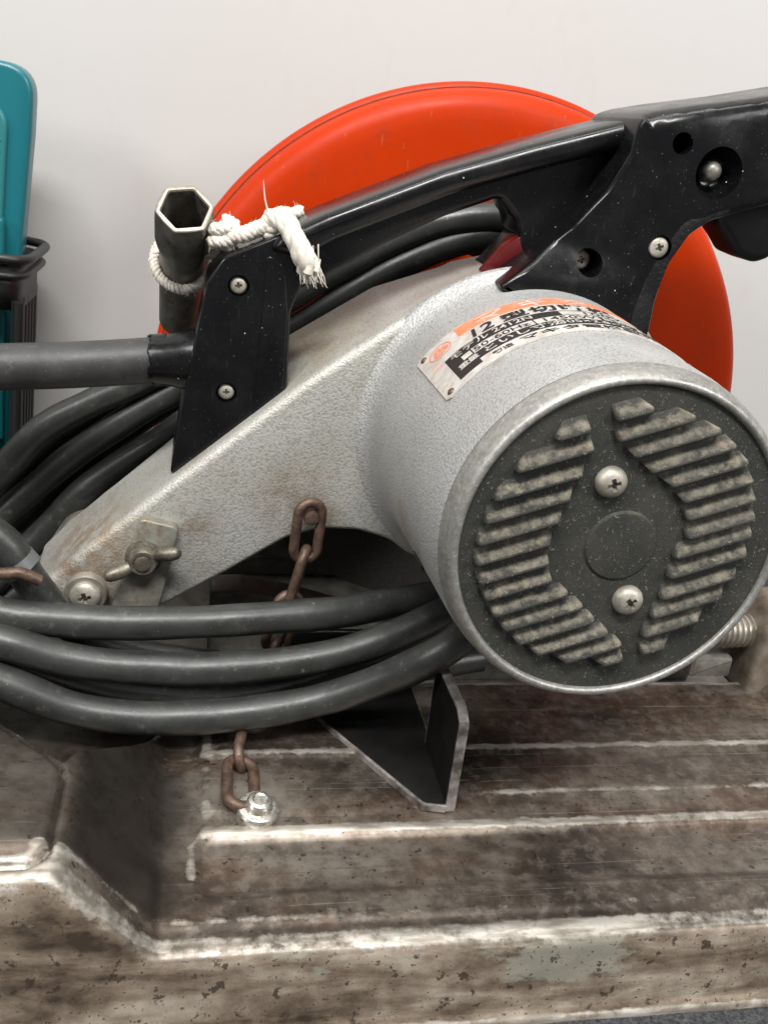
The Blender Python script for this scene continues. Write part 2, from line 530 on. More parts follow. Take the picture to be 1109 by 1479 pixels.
def prism(name, outline, ya, yb, mat, parent=None, r=2.0, rb=None, seg=4, rfun=None, angle=38, taper=None):
    """outline (x, z) swept from y=ya (towards the viewer) to yb with rounded rims."""
    n = len(outline)
    area = sum(outline[i - 1][0] * outline[i][1] - outline[i][0] * outline[i - 1][1] for i in range(n))
    pts = outline if area > 0 else outline[::-1]
    nor = []
    for i in range(n):
        a, p, b = Vector(pts[i - 1]), Vector(pts[i]), Vector(pts[(i + 1) % n])
        e0, e1 = (p - a), (b - p)
        if e0.length < 1e-6: e0 = e1
        if e1.length < 1e-6: e1 = e0
        n0 = Vector((e0.y, -e0.x)).normalized()
        n1 = Vector((e1.y, -e1.x)).normalized()
        s = n0 + n1
        s = s.normalized() if s.length > 1e-6 else n0
        nor.append(s / max(0.5, s.dot(n0)))
    if rb is None:
        rb = r
    V, F = [], []
    for k in range(seg + 1):
        a = k / seg * math.pi / 2
        for i in range(n):
            rr = rfun(*pts[i]) if rfun else r
            q = Vector(pts[i]) - nor[i] * (rr * (1 - math.sin(a)) + (taper(*pts[i]) if taper else 0.0))
            V.append((q.x, ya + rr * (1 - math.cos(a)), q.y))
    for k in range(seg + 1):
        a = (1 - k / seg) * math.pi / 2
        for i in range(n):
            q = Vector(pts[i]) - nor[i] * rb * (1 - math.sin(a))
            V.append((q.x, yb - rb * (1 - math.cos(a)), q.y))
    rows = 2 * (seg + 1)
    for k in range(rows - 1):
        for i in range(n):
            j = (i + 1) % n
            F.append((k * n + i, k * n + j, (k + 1) * n + j, (k + 1) * n + i))
    F.append(tuple(range(n - 1, -1, -1)))
    F.append(tuple((rows - 1) * n + i for i in range(n)))
    return make(name, V, F, mat, parent, angle)


def offset_poly(poly, d):
    n = len(poly)
    out = []
    for i in range(n):
        a, p, b = Vector(poly[i - 1][:2]), Vector(poly[i][:2]), Vector(poly[(i + 1) % n][:2])
        e0, e1 = (p - a).normalized(), (b - p).normalized()
        n0, n1 = Vector((e0.y, -e0.x)), Vector((e1.y, -e1.x))
        s = (n0 + n1).normalized()
        q = p - s * d / max(0.35, s.dot(n0))
        turn = e0.x * e1.y - e0.y * e1.x
        out.append((q.x, q.y, turn))
    return out


def fillet_fixed(poly, rads, seg=4):
    out = []
    n = len(poly)
    for i in range(n):
        p, a, b = Vector(poly[i][:2]), Vector(poly[i - 1][:2]), Vector(poly[(i + 1) % n][:2])
        u, v = a - p, b - p
        lu, lv = u.length, v.length
        u.normalize(); v.normalize()
        ang = min(u.angle(v), math.pi - 0.004)
        t = min(rads[i] / math.tan(ang / 2), lu * 0.47, lv * 0.47)
        p0, p1 = p + u * t, p + v * t
        for k in range(seg + 1):
            s = k / seg
            q = p0 * (1 - s) ** 2 + p * 2 * s * (1 - s) + p1 * s * s
            out.append((q.x, q.y))
    return out


def prism2(name, poly, rad, ya, yb, mat, parent=None, r=3.0, seg=4, angle=45):
    """like prism, but each rim ring is a true offset of the outline (safe for tight corners)."""
    n = len(poly)
    area = sum(poly[i - 1][0] * poly[i][1] - poly[i][0] * poly[i - 1][1] for i in range(n))
    poly = poly if area > 0 else poly[::-1]
    base_r = [p[2] if len(p) > 2 else rad for p in poly]
    rings = []
    for k in range(seg + 1):
        a = k / seg * math.pi / 2
        rings.append((r * (1 - math.sin(a)), ya + r * (1 - math.cos(a))))
    rings += [(d, yb - (y - ya)) for d, y in rings[::-1]]
    V, F = [], []
    for d, y in rings:
        op = offset_poly(poly, d)
        rr = [max(0.25, b - d) if q[2] > 0 else b + d for b, q in zip(base_r, op)]
        ring = fillet_fixed(op, rr)
        m_ = len(ring)
        V += [(x, y, z) for x, z in ring]
    for k in range(len(rings) - 1):
        for i in range(m_):
            j = (i + 1) % m_
            F.append((k * m_ + i, k * m_ + j, (k + 1) * m_ + j, (k + 1) * m_ + i))
    F.append(tuple(range(m_ - 1, -1, -1)))
    F.append(tuple((len(rings) - 1) * m_ + i for i in range(m_)))
    return make(name, V, F, mat, parent, angle)


def frame(d):
    d = Vector(d).normalized()
    h = Vector((0, 0, 1)) if abs(d.z) < 0.9 else Vector((1, 0, 0))
    u = d.cross(h).normalized()
    return d, u, d.cross(u).normalized()


def lathe(name, prof, org, axis, mat, parent=None, seg=48, angle=38, caps=True):
    """prof: (distance along axis, radius)."""
    d, u, w = frame(axis)
    org = Vector(org)
    V, F = [], []
    for s, r in prof:
        for k in range(seg):
            a = 2 * math.pi * k / seg
            V.append(org + d * s + (u * math.cos(a) + w * math.sin(a)) * max(r, 1e-3))
    for i in range(len(prof) - 1):
        for k in range(seg):
            j = (k + 1) % seg
            F.append((i * seg + k, i * seg + j, (i + 1) * seg + j, (i + 1) * seg + k))
    if caps:
        F.append(tuple(range(seg)))
        F.append(tuple((len(prof) - 1) * seg + k for k in range(seg)))
    return make(name, V, F, mat, parent, angle)


def spline(pts, step=2.5):
    P = [Vector(p) for p in pts]
    P = [P[0] * 2 - P[1]] + P + [P[-1] * 2 - P[-2]]
    out = []
    for i in range(1, len(P) - 2):
        a, b, c, d = P[i - 1:i + 3]
        # centripetal parameters keep the curve from overshooting
        t0 = 0.0
        t1 = t0 + max(1e-4, (b - a).length ** 0.5)
        t2 = t1 + max(1e-4, (c - b).length ** 0.5)
        t3 = t2 + max(1e-4, (d - c).length ** 0.5)
        n = max(2, int((c - b).length / step))
        for k in range(n):
            t = t1 + (t2 - t1) * k / n
            A1 = a * ((t1 - t) / (t1 - t0)) + b * ((t - t0) / (t1 - t0))
            A2 = b * ((t2 - t) / (t2 - t1)) + c * ((t - t1) / (t2 - t1))
            A3 = c * ((t3 - t) / (t3 - t2)) + d * ((t - t2) / (t3 - t2))
            B1 = A1 * ((t2 - t) / (t2 - t0)) + A2 * ((t - t0) / (t2 - t0))
            B2 = A2 * ((t3 - t) / (t3 - t1)) + A3 * ((t - t1) / (t3 - t1))
            out.append(B1 * ((t2 - t) / (t2 - t1)) + B2 * ((t - t1) / (t2 - t1)))
    out.append(P[-2])
    return out


def sweep(path, rad, seg=14, V=None, F=None, closed=False):
    V = [] if V is None else V
    F = [] if F is None else F
    n = len(path)
    o = len(V)
    tan = []
    for i in range(n):
        a = path[(i - 1) % n] if closed else path[max(0, i - 1)]
        b = path[(i + 1) % n] if closed else path[min(n - 1, i + 1)]
        tan.append((b - a).normalized())
    u = frame(tan[0])[1]
    for i in range(n):
        u = (u - tan[i] * u.dot(tan[i])).normalized()
        w = tan[i].cross(u)
        r = rad(i / (n - 1)) if callable(rad) else rad
        for k in range(seg):
            a = 2 * math.pi * k / seg
            V.append(path[i] + (u * math.cos(a) + w * math.sin(a)) * r)
    for i in range(n if closed else n - 1):
        i2 = (i + 1) % n
        for k in range(seg):
            j = (k + 1) % seg
            F.append((o + i * seg + k, o + i * seg + j, o + i2 * seg + j, o + i2 * seg + k))
    if not closed:
        F.append(tuple(o + k for k in range(seg)))
        F.append(tuple(o + (n - 1) * seg + k for k in range(seg)))
    return V, F


def tube(name, pts, rad, mat, parent=None, seg=14, step=2.5, closed=False):
    V, F = sweep(spline(pts, step) if not closed else [Vector(p) for p in pts], rad, seg, closed=closed)
    return make(name, V, F, mat, parent, 60)


def box(name, lo, hi, mat, parent=None, b=1.0):
    x0, y0, z0 = lo
    x1, y1, z1 = hi
    return prism(name, fillet([(x0, z0), (x1, z0), (x1, z1), (x0, z1)], b, 3), y0, y1, mat, parent, r=b, seg=2)


def pan_screw(name, c, axis, rad, mat, parent, dome=0.45, depth=0.5, spin=0.0, washer=False):
    """Pan head with a cross recess; c = point on the surface, axis = outward."""
    d, u, w = frame(axis)
    c = Vector(c)
    prof = [(-1.0, rad * 0.96), (rad * 0.12, rad), (rad * 0.25, rad * 0.99)]
    for k in range(1, 6):
        a = k / 5 * math.pi / 2
        prof.append((rad * 0.25 + rad * dome * math.sin(a), rad * (0.16 + 0.82 * math.cos(a))))
    prof.append((rad * (0.25 + dome) + 0.01, rad * 0.05))
    o = lathe(name, prof, c, d, mat, parent, 28)
    u2 = u * math.cos(spin) + w * math.sin(spin)
    w2 = d.cross(u2)
    top = rad * (0.25 + dome)
    cut = []
    for a, b in ((u2, w2), (w2, u2)):
        V = []
        for sd in (-1, 1):
            for sa, sb in ((-1, -1), (1, -1), (1, 1), (-1, 1)):
                f = 1.0 if sd > 0 else 0.55
                V.append(c + d * (top + (rad if sd > 0 else -rad * depth)) + a * (sa * rad * 0.60 * f) + b * (sb * rad * 0.145))
        cut.append(make('cut', V, [(0, 1, 2, 3), (4, 5, 6, 7), (0, 1, 5, 4), (1, 2, 6, 5), (2, 3, 7, 6), (3, 0, 4, 7)], None))
    boolean(o, cut)
    return o


# ------------------------------------------------------------------ setting
FLOOR = -42.0
wall = make('wall', [(-1500, 652, FLOOR - 5), (1600, 652, FLOOR - 5), (1600, 652, 2200), (-1500, 652, 2200),
                     (-1500, 700, FLOOR - 5), (1600, 700, FLOOR - 5), (1600, 700, 2200), (-1500, 700, 2200)],
            [(0, 1, 2, 3), (7, 6, 5, 4), (0, 4, 5, 1), (1, 5, 6, 2), (2, 6, 7, 3), (3, 7, 4, 0)], M['wall'])
wall['kind'] = 'structure'
fl = make('floor', [(-1500, -700, FLOOR), (1600, -700, FLOOR), (1600, 690, FLOOR), (-1500, 690, FLOOR),
                    (-1500, -700, FLOOR - 30), (1600, -700, FLOOR - 30), (1600, 690, FLOOR - 30), (-1500, 690, FLOOR - 30)],
          [(0, 1, 2, 3), (7, 6, 5, 4), (0, 4, 5, 1), (1, 5, 6, 2), (2, 6, 7, 3), (3, 7, 4, 0)], M['carpet'])
fl['kind'] = 'structure'

# ------------------------------------------------------------------ the saw
saw = empty('chop_saw', (130, 400, FLOOR))
tag(saw, 'old silver and black chop saw with orange wheel guard on a worn metal base', 'chop saw')


def sm(a, b, x):
    t = min(1.0, max(0.0, (x - a) / (b - a)))
    return t * t * (3 - 2 * t)


# --- cast base: one height field with its ribs, recess, ramp and pad
def rr_sdf(x, y, x0, y0, x1, y1, r):
    cx, cy, hx, hy = (x0 + x1) / 2, (y0 + y1) / 2, (x1 - x0) / 2 - r, (y1 - y0) / 2 - r
    dx, dy = abs(x - cx) - hx, abs(y - cy) - hy
    return math.hypot(max(dx, 0), max(dy, 0)) + min(max(dx, dy), 0) - r


def base_h(x, y):
    wob = 0.35 * mnoise.noise((x * 0.03, y * 0.05, 1.7)) + 0.18 * mnoise.noise((x * 0.11, y * 0.13, 4.1))
    z = 0.0
    left = sm(6, 13, x)
    z -= 2.1 * sm(2.6, -2.6, rr_sdf(x, y, 9, 267 + 0.6 * math.sin(x * .02), 600, 296, 6))
    z += (0.9 * sm(293, 298, y) + 0.2) * left
    z += 1.3 * sm(310, 315.5, y) * sm(112, 140, x) + 0.6 * sm(304, 308, y) * left
    z += 1.5 * sm(340.0, 345.0, y) * left
    # left block with its ramp
    t = (-6 - x) / 30.0
    ramp_ = 36.0 * (0 if t < 0 else (1 if t > 1 else t))
    if -0.12 < t < 0.12:
        ramp_ = 36.0 * ((t + 0.12) ** 2) / 0.48
    elif 0.9 < t < 1.1:
        ramp_ = 36.0 * (1 - ((1.1 - t) ** 2) / 0.4)
    bound = 300 + max(0, (-40 - x)) * 0.92 + max(0.0, x + 40) * 1.7
    keep = sm(bound + 14, bound - 4, y)
    ramp_ *= keep
    sd = rr_sdf(x, y, -400, 247, -38.5, 294 + max(0, (-38 - x)) * 0.92, 9)
    if keep > 0.05:
        ramp_ -= 1.9 * math.exp(-(sd / 0.85) ** 2) * keep
        ramp_ += (1.3 * sm(-0.6, -3.5, sd) + 2.0 * sm(-3, -26, sd)) * keep
    z = max(z, ramp_) if t > 0.12 else z + ramp_
    # rounded front lip
    if y < 257:
        q = (257 - y) / 16.0
        z -= 1.1 * sm(0.12, 0.42, q) + 4.6 * (1 - math.sqrt(max(0.0, 1 - max(0, q - 0.40) ** 2 / 0.37)))
    # rounded back edge to the slot
    if y > 396:
        z -= 3.5 * (1 - math.sqrt(max(0, 1 - ((y - 396) / 4.0) ** 2)))
    return z + wob


X0, X1, DX = -150.0, 338.0, 1.25
ys = [241 + 0.0]
while ys[-1] < 257: ys.append(ys[-1] + 0.8)
while ys[-1] < 399.2: ys.append(min(400.0, ys[-1] + 1.25))
if ys[-1] < 400: ys.append(400.0)
nx = int((X1 - X0) / DX) + 1
H = [[base_h(X0 + i * DX, y) for i in range(nx)] for y in ys]
V, F, wearv, wallv, oilv = [], [], [], [], []
drops = [1.0, 0.8, 0.55, 0.3, 0.12]
# front wall rows, bottom to top
wallrows = [(-42, 2.6), (-40.2, 3.0), (-38.6, 2.6), (-37.6, 1.0), (-34, 0.9), (-28, 0.8), (-22, 0.6), (-16, 0.4), (-11, 0.2)]
for zz, out in wallrows:
    for i in range(nx):
        x = X0 + i * DX
        top = H[0][i]
        f = (zz + 42) / 31.0
        z = zz + max(0, f) * (top + 10) * 0.8
        V.append((x, 241 - out + 0.25 * mnoise.noise((x * .05, zz * .1, 0)), z))
        wearv.append(0.75 if zz < -38 else 0.0)
        wallv.append(1.0)
        oilv.append(0.0)
nw = len(wallrows)
for j, y in enumerate(ys):
    for i in range(nx):
        V.append((X0 + i * DX, y, H[j][i]))
        k = 3
        jm, jp, im, ip = max(0, j - k), min(len(ys) - 1, j + k), max(0, i - k), min(nx - 1, i + k)
        cv = (H[j][i] - 0.5 * (H[jm][i] + H[jp][i])) + (H[j][i] - 0.5 * (H[j][im] + H[j][ip])) * 0.8
        w = max(0.0, min(0.80, cv * 1.35))
        if j < 14:
            w = max(w, 0.70 * sm(12, 8, j) * (1.0 if j > 3 else 0.55))
        x = X0 + i * DX
        if x < -40 and y > 257: w *= 0.3
        if -40 <= x < 4 and y > 257: w *= 0.35
        if 258 < y < 274: w *= 0.25
        if y > 338: w *= 1.2
        wearv.append(w)
        nz = mnoise.noise((x * 0.06, y * 0.06, 3.3)) * 9
        oilv.append(sm(12, -8, x + nz) * sm(252, 258, y) * (0.72 + 0.28 * sm(-36, -30, x)))
        wallv.append(1.0 if j < 1 else max(0.0, 1 - j / 3))
rows = nw + len(ys)
for j in range(rows - 1):
    for i in range(nx - 1):
        a = j * nx + i
        F.append((a, a + 1, a + nx + 1, a + nx))
# back wall down into the slot
o0 = len(V)
for i in range(nx):
    V.append((X0 + i * DX, 400.0, -41.5)); wearv.append(0); wallv.append(0); oilv.append(0)
a0 = (rows - 1) * nx
for i in range(nx - 1):
    F.append((a0 + i, a0 + i + 1, o0 + i + 1, o0 + i))
base = make('base', V, F, M['base'], saw, 75, fix=False)
for nm, dat in (('wear', wearv), ('wall', wallv), ('oil', oilv)):
    a = base.data.attributes.new(nm, 'FLOAT', 'POINT')
    a.data.foreach_set('value', dat)
box('base_pan', (-150, 400.5, -41.5), (338, 620, -30), M['grey_cast'], base, 2)
box('rear_rail', (-150, 580, -30), (338, 622, 0), M['grey_cast'], base, 3)
# guide plate seen through the arch of the arm and below the motor
prism('fence', fillet([(14, -31), (300, -31), (300, -14), (130, -12, 10), (112, 4, 14), (60, 19, 20), (30, 25, 8), (14, 24)], 3), 452, 474, M['grey_cast'], saw, r=2.5)
# pivot bracket behind the arm
prism('pivot_bracket', fillet([(-92, -31), (-22, -31), (-24, 20), (-30, 58, 14), (-58, 58, 14), (-80, 20, 10)], 6), 466, 480, M['grey_cast'], saw, r=2)
prism('pivot_bracket', fillet([(-78, -31), (-30, -31), (-34, 8), (-48, 22, 6), (-66, 22, 10)], 6), 402, 409, M['grey_cast'], saw, r=2)

# --- arm
MC = (149.0, 133.0)


def rad_m(y):
    T = [(277, 63.0), (290, 63.6), (330, 65.0), (380, 67.3), (410, 68.5), (430, 69)]
    for (a, p), (b, q) in zip(T, T[1:]):
        if y <= b:
            return p + (q - p) * (y - a) / (b - a)
    return 69


arm_poly = [(-70, 34, 6), (-60, 24, 8), (-30, 29), (-8, 39), (20, 57), (46, 75), (62, 80.5), (80, 80.5), (96, 76), (107, 68)]
for k in range(21):
    a = R(-118 + (112 + 118) * k / 20)
    arm_poly.append((MC[0] + 74.0 * math.cos(a), MC[1] + 74.0 * math.sin(a), 0))
arm_poly += [(117, 199), (84, 186), (46, 160), (-9, 103), (-57, 57.5, 10), (-70, 43, 6)]
arm_out = fillet(arm_poly, 22, 4)


def arm_top(x, z):
    return sm(-16, -4, z - (57.5 + (x + 57) * 0.93)) * sm(126, 112, x) if x < 130 else 0.0


def arm_r(x, z):
    return 2.6 + 2.2 * arm_top(x, z)


def arm_taper(x, z):
    T = [(-75, 1.0), (-57, 1.5), (-9, 2.5), (46, 8.5), (84, 6.0), (117, 2.0), (140, 0)]
    for (a, p), (b, q) in zip(T, T[1:]):
        if x <= b:
            return (p + (q - p) * (x - a) / (b - a)) * arm_top(x, z)
    return 0.0


# subdivide long straight runs so the rim radius can change smoothly
dense = []
for i in range(len(arm_out)):
    a, b = Vector(arm_out[i]), Vector(arm_out[(i + 1) % len(arm_out)])
    k = max(1, int((b - a).length / 5))
    for s in range(k):
        dense.append(tuple(a.lerp(b, s / k)))
arm = prism('arm', dense, 410, 465, M['arm'], saw, r=3, rb=3, seg=6, rfun=arm_r, angle=50, taper=arm_taper)

# --- motor housing: a slightly flared drum with a fillet into the arm
prof = [(-119.6, 63.2), (-112, 63.9), (-80, rad_m(330)), (-30, rad_m(380)), (-20, 67.9), (-13, 68.6), (-8, 69.6), (-4.5, 71.0), (-2, 72.8), (-0.4, 75.2), (1.5, 76.5), (3, 76.0)]
motor = lathe('motor_housing', prof, (MC[0], 410, MC[1]), (1.0, 127, -1.2), M['motor'], saw, 128, 60, caps=False)
rim_prof = [(288, 57.8), (283.2, 57.8), (282.3, 58.05), (281.7, 58.6), (281.5, 59.3), (281.7, 60.1), (282.4, 60.9), (284.0, 61.8), (286.5, 62.6), (290.5, 63.25)]
lathe('rim', [(y - 277, r) for y, r in rim_prof], (148.0, 277, 134.2), (0, 1, 0), M['rim'], motor, 128, 60, caps=False)
# screw slot low on the drum
sl = lathe('slot', [(-4, 3.4), (0.25, 3.4), (0.3, 0.1)], (MC[0] + 66 * math.cos(R(210)) , 338, MC[1] + 66 * math.sin(R(210))),
           (math.cos(R(210)), 0, math.sin(R(210))), M['hole'], motor, 20)
for v in sl.data.vertices:
    v.co.y = 0.338 + (v.co.y - 0.338) * 2.0

# --- end cap with louvres
CAPY = 283.4
TH = R(19.6)
CC = (148.0, 134.3)
cap = lathe('end_cap', [(0, 59.6), (0.0, 57.6), (-0.4, 40), (-0.5, 13.2), (-0.9, 12.95), (-1.35, 12.4), (-1.5, 11.6), (-1.55, 0.001)],
            (CC[0], CAPY, CC[1]), (0, 1, 0), M['cap'], saw, 96, 25, caps=False)
LF = [(-17.2, -4.7, 46.0), (-32.1, -4.6, 38.9), (-41.3, -9.6, 31.2), (-45.8, -15.0, 24.0), (-49.7, -19.6, 17.0), (-51.6, -24.3, 9.8), (-52.0, -26.1, 2.5), (-51.1, -26.1, -4.4), (-49.6, -21.4, -11.6), (-47.0, -17.0, -18.5), (-43.2, -13.5, -25.5), (-37.5, -9.4, -32.3), (-28.0, -5.1, -39.0), (-14.4, -5.2, -45.2)]
RF = [(3.3, 17.1, 46.8), (2.9, 30.9, 39.6), (7.3, 39.2, 32.5), (12.4, 44.1, 25.3), (18.7, 48.0, 18.0), (22.5, 49.2, 10.8), (23.4, 49.6, 3.7), (22.8, 48.9, -3.5), (17.6, 47.3, -10.0), (14.5, 44.8, -17.2), (10.8, 40.0, -24.7), (6.6, 34.1, -31.3), (2.3, 24.7, -38.2), (1.0, 11.0, -45.1)]
cu, su = math.cos(TH), math.sin(TH)


def cap_pt(u, v, h):
    return (CC[0] + u * cu - v * su, CAPY - h, CC[1] + u * su + v * cu)


for side, LST in ((-1, LF), (1, RF)):
    for q, (u0, u1, v) in enumerate(LST):
        v += 1.0
        if q:
            p0, p1 = LST[q - 1][0], LST[q - 1][1]
        else:
            p0, p1 = u0 + 7.0 * (1 if side < 0 else 0.1), u1 - 7.0 * (0.1 if side < 0 else 1)
        p0 = max(min(p0, u0 + 9), u0 - 9)
        p1 = max(min(p1, u1 + 9), u1 - 9)
        prf = [(4.5, 0.0), (3.7, 0.12), (2.9, 0.5), (1.9, 1.5), (0.9, 2.8), (0.0, 3.8), (-0.5, 4.1), (-0.85, 4.05), (-0.8, 3.6), (0.2, 1.9), (1.2, 0.0)]
        st = [(0.0, 0.0, 0.35), (0.0, 0.5, 0.82), (0.0, 1.3, 0.98), (0.0, 2.6, 1.0), (0.5, 0.0, 1.0), (1.0, -2.6, 1.0), (1.0, -1.3, 0.98), (1.0, -0.5, 0.82), (1.0, 0.0, 0.35)]
        V, F = [], []
        for t, ds, k in st:
            for pv, ph in prf:
                f = max(0.0, pv) / 7.1
                a, b = u0 + (p0 - u0) * f, u1 + (p1 - u1) * f
                if b - a < 5.4:
                    c_ = (a + b) / 2
                    a, b = c_ - 2.7, c_ + 2.7
                V.append(cap_pt(a + (b - a) * t + ds, v + pv, (ph * k + 0.3) if ph > 0 else -0.3))
        npf = len(prf)
        for i in range(len(st) - 1):
            for j in range(npf - 1):
                F.append((i * npf + j, i * npf + j + 1, (i + 1) * npf + j + 1, (i + 1) * npf + j))
        F.append(tuple(range(npf)))
        F.append(tuple((len(st) - 1) * npf + j for j in range(npf)))
        make('louvre', V, F, M['fin'], cap, 42)
for v in (25.3, -21.9):
    pan_screw('screw', cap_pt(-0.4, v, 0.4), (0, -1, 0), 5.6, M['screw'], cap, 0.55, 0.55, 0.35 if v > 0 else 0.75)

# --- nameplate riveted to the drum
T0, PY0, PY1, PLEN = 148.0, 331.0, 381.0, 112.0


def plate_pt(u, v, off):
    th = R(T0) - u / 66.2
    y = PY0 + v
    r = rad_m(y) + off
    k = (410 - y) / 127.0
    return (MC[0] - k + r * math.cos(th), y, MC[1] + 1.2 * k + r * math.sin(th))


def plate_patch(name, u0, u1, v0, v1, off, thick, mat, parent, rc=0.0):
    nu = max(2, int((u1 - u0) / 2)); nv = max(2, int((v1 - v0) / 4))
    V, F = [], []
    for k in (off + thick, off):
        for j in range(nv + 1):
            for i in range(nu + 1):
                u = u0 + (u1 - u0) * i / nu
                v = v0 + (v1 - v0) * j / nv
                if rc:
                    e = min(i, nu - i) * (u1 - u0) / nu
                    if e < rc:
                        c = rc - math.sqrt(max(0, rc * rc - (rc - e) ** 2))
                        v = v0 + c + (v1 - v0 - 2 * c) * j / nv
                V.append(plate_pt(u, v, k))
    w = nu + 1
    n1 = w * (nv + 1)
    for j in range(nv):
        for i in range(nu):
            a = j * w + i
            F.append((a, a + 1, a + w + 1, a + w))
            F.append((n1 + a, n1 + a + w, n1 + a + w + 1, n1 + a + 1))
    for i in range(nu):
        F.append((i, n1 + i, n1 + i + 1, i + 1))
        a = nv * w + i
        F.append((a, a + 1, n1 + a + 1, n1 + a))
    for j in range(nv):
        a = j * w
        F.append((a, a + w, n1 + a + w, n1 + a))
        a = j * w + nu
        F.append((a, n1 + a, n1 + a + w, a + w))
    return make(name, V, F, mat, parent, 30)


def plate_text(s, u, v, h, mat, parent, wide=1.0, bold=0.0, off=0.86, name='lettering', slant=0.0, gap=1.0):
    cu_ = bpy.data.curves.new('t', 'FONT')
    cu_.body = s
    cu_.size = 1.0
    cu_.offset = bold
    cu_.shear = slant
    cu_.space_character = gap
    cu_.resolution_u = 3
    to = bpy.data.objects.new('t', cu_)
    COL.objects.link(to)
    dg = bpy.context.evaluated_depsgraph_get()
    dg.update()
    me = bpy.data.meshes.new_from_object(to.evaluated_get(dg))
    bpy.data.objects.remove(to)
    bpy.data.curves.remove(cu_)
    bm = bmesh.new()
    bm.from_mesh(me)
    bmesh.ops.triangulate(bm, faces=bm.faces)
    for vv in bm.verts:
        p = plate_pt(u + vv.co.x * h * 1.35 * wide, v + vv.co.y * h * 1.35, off)
        vv.co = Vector(p) * MM
    bm.to_mesh(me)
    bm.free()
    me.name = name
    me.materials.clear()
    me.materials.append(mat)
    o = bpy.data.objects.new(name, me)
    COL.objects.link(o)
    par(o, parent)
    return o


plate = plate_patch('nameplate', 0, PLEN, 0, 50, 0.05, 0.55, M['plate'], saw, 2.0)
plate_patch('orange_band', 20, 98, 39.3, 49.2, 0.6, 0.10, M['orange_ink'], plate)
for s, u in (('マ', 28), ('キ', 46), ('タ', 64)):
    plate_text(s, u, 40.4, 7.4, M['plate'], plate, 1.35, 0.02, 0.80)
plate_text('12', 21.5, 29.8, 8.2, M['ink'], plate, 1.05, 0.018, slant=0.15)
plate_text('型切断機', 36.5, 30.2, 6.6, M['ink'], plate, 1.25, 0.025, gap=1.12)
plate_patch('black_band', 9.0, 58, 22.0, 28.4, 0.6, 0.08, M['ink'], plate)
plate_text('モデル 2412N', 11.0, 23.2, 4.4, M['plate'], plate, 1.0, 0.012, 0.78)
plate_text('100V', 66, 23.0, 4.2, M['ink'], plate, 1.5, 0.0, 0.74)
plate_patch('rule', 58, 106, 27.9, 28.4, 0.6, 0.08, M['ink'], plate)
plate_patch('rule', 20, 106, 21.5, 22.0, 0.6, 0.08, M['ink'], plate)
plate_text('50-60Hz', 20.0, 16.6, 4.2, M['ink'], plate, 1.2, 0.004, 0.74)
plate_text('1450W', 48.0, 16.6, 4.2, M['ink'], plate, 1.3, 0.004, 0.74)
plate_patch('rule', 45.4, 45.9, 15.6, 21.5, 0.6, 0.08, M['ink'], plate)
plate_patch('black_block', 9.0, 19.6, 4.5, 22.0, 0.6, 0.08, M['ink'], plate)
plate_patch('white_block', 14.8, 19.0, 16.4, 20.8, 0.69, 0.05, M['plate'], plate)
plate_text('重', 11.2, 11.0, 3.6, M['plate'], plate, 1.0, 0.02, 0.78)
plate_text('量', 15.6, 11.0, 3.6, M['plate'], plate, 1.0, 0.02, 0.78)
plate_patch('black_cell', 72, 88, 15.6, 21.4, 0.6, 0.08, M['ink'], plate)
plate_text('無負荷', 72.8, 16.6, 3.7, M['plate'], plate, 1.0, 0.014, 0.78)
plate_text('3800', 89.5, 16.6, 4.0, M['ink'], plate, 1.1, 0.0, 0.74)
plate_patch('black_band', 19.6, 106, 8.6, 15.6, 0.6, 0.08, M['ink'], plate)
plate_text('といし寸法', 22.0, 10.0, 4.3, M['plate'], plate, 1.15, 0.014, 0.78)
plate_text('305×2.8×25.4', 53.0, 10.2, 4.2, M['plate'], plate, 1.1, 0.010, 0.78)
plate_text('製造', 24.0, 3.2, 2.9, M['ink'], plate, 1.1, 0.012, 0.74)
plate_text('マキタ電機製作所', 35.0, 2.9, 3.8, M['ink'], plate, 1.6, 0.02, 0.74)
for k in range(2):
    plate_patch('rule', 3.5, 8.2 - k, 28.0 + k * 3.4, 28.4 + k * 3.4, 0.6, 0.08, M['orange_ink'], plate)
# round emblem: a ring and the broad face shape inside it
V, F = [], []
for k in range(32):
    a = 2 * math.pi * k / 32
    for r in (5.6, 5.05):
        V.append(plate_pt(10.5 + r * 1.0 * math.cos(a), 40.2 + r * math.sin(a), 0.72))
for k in range(32):
    j = (k + 1) % 32
    F.append((2 * k, 2 * k + 1, 2 * j + 1, 2 * j))
make('emblem', V, F, M['orange_ink'], plate, fix=False)
V, F = [], []
for k in range(24):
    a = 2 * math.pi * k / 24
    r = 3.6 * (1 + 0.16 * math.cos(3 * a + 0.5))
    V.append(plate_pt(10.5 + r * 1.05 * math.cos(a), 40.0 + r * 0.9 * math.sin(a), 0.72))
make('emblem', V, [tuple(range(24))], M['orange_ink'], plate, fix=False)
plate_patch('emblem_mark', 8.6, 12.4, 38.2, 38.9, 0.74, 0.03, M['plate'], plate)
plate_patch('emblem_mark', 9.3, 10.0, 40.4, 41.6, 0.74, 0.03, M['plate'], plate)
plate_patch('emblem_mark', 11.2, 11.9, 40.4, 41.6, 0.74, 0.03, M['plate'], plate)
for u, v in ((3.4, 46.2), (3.4, 3.8), (108.4, 46.2), (108.4, 3.8)):
    p = Vector(plate_pt(u, v, 0.5))
    ax = p - Vector((MC[0], p.y, MC[1]))
    lathe('rivet', [(-0.5, 1.7), (0.3, 1.6), (0.8, 1.1), (1.0, 0.2)], p, ax, M['rivet'], plate, 14)

# --- wheel guard and wheel
GC = (155.8, 108.2)


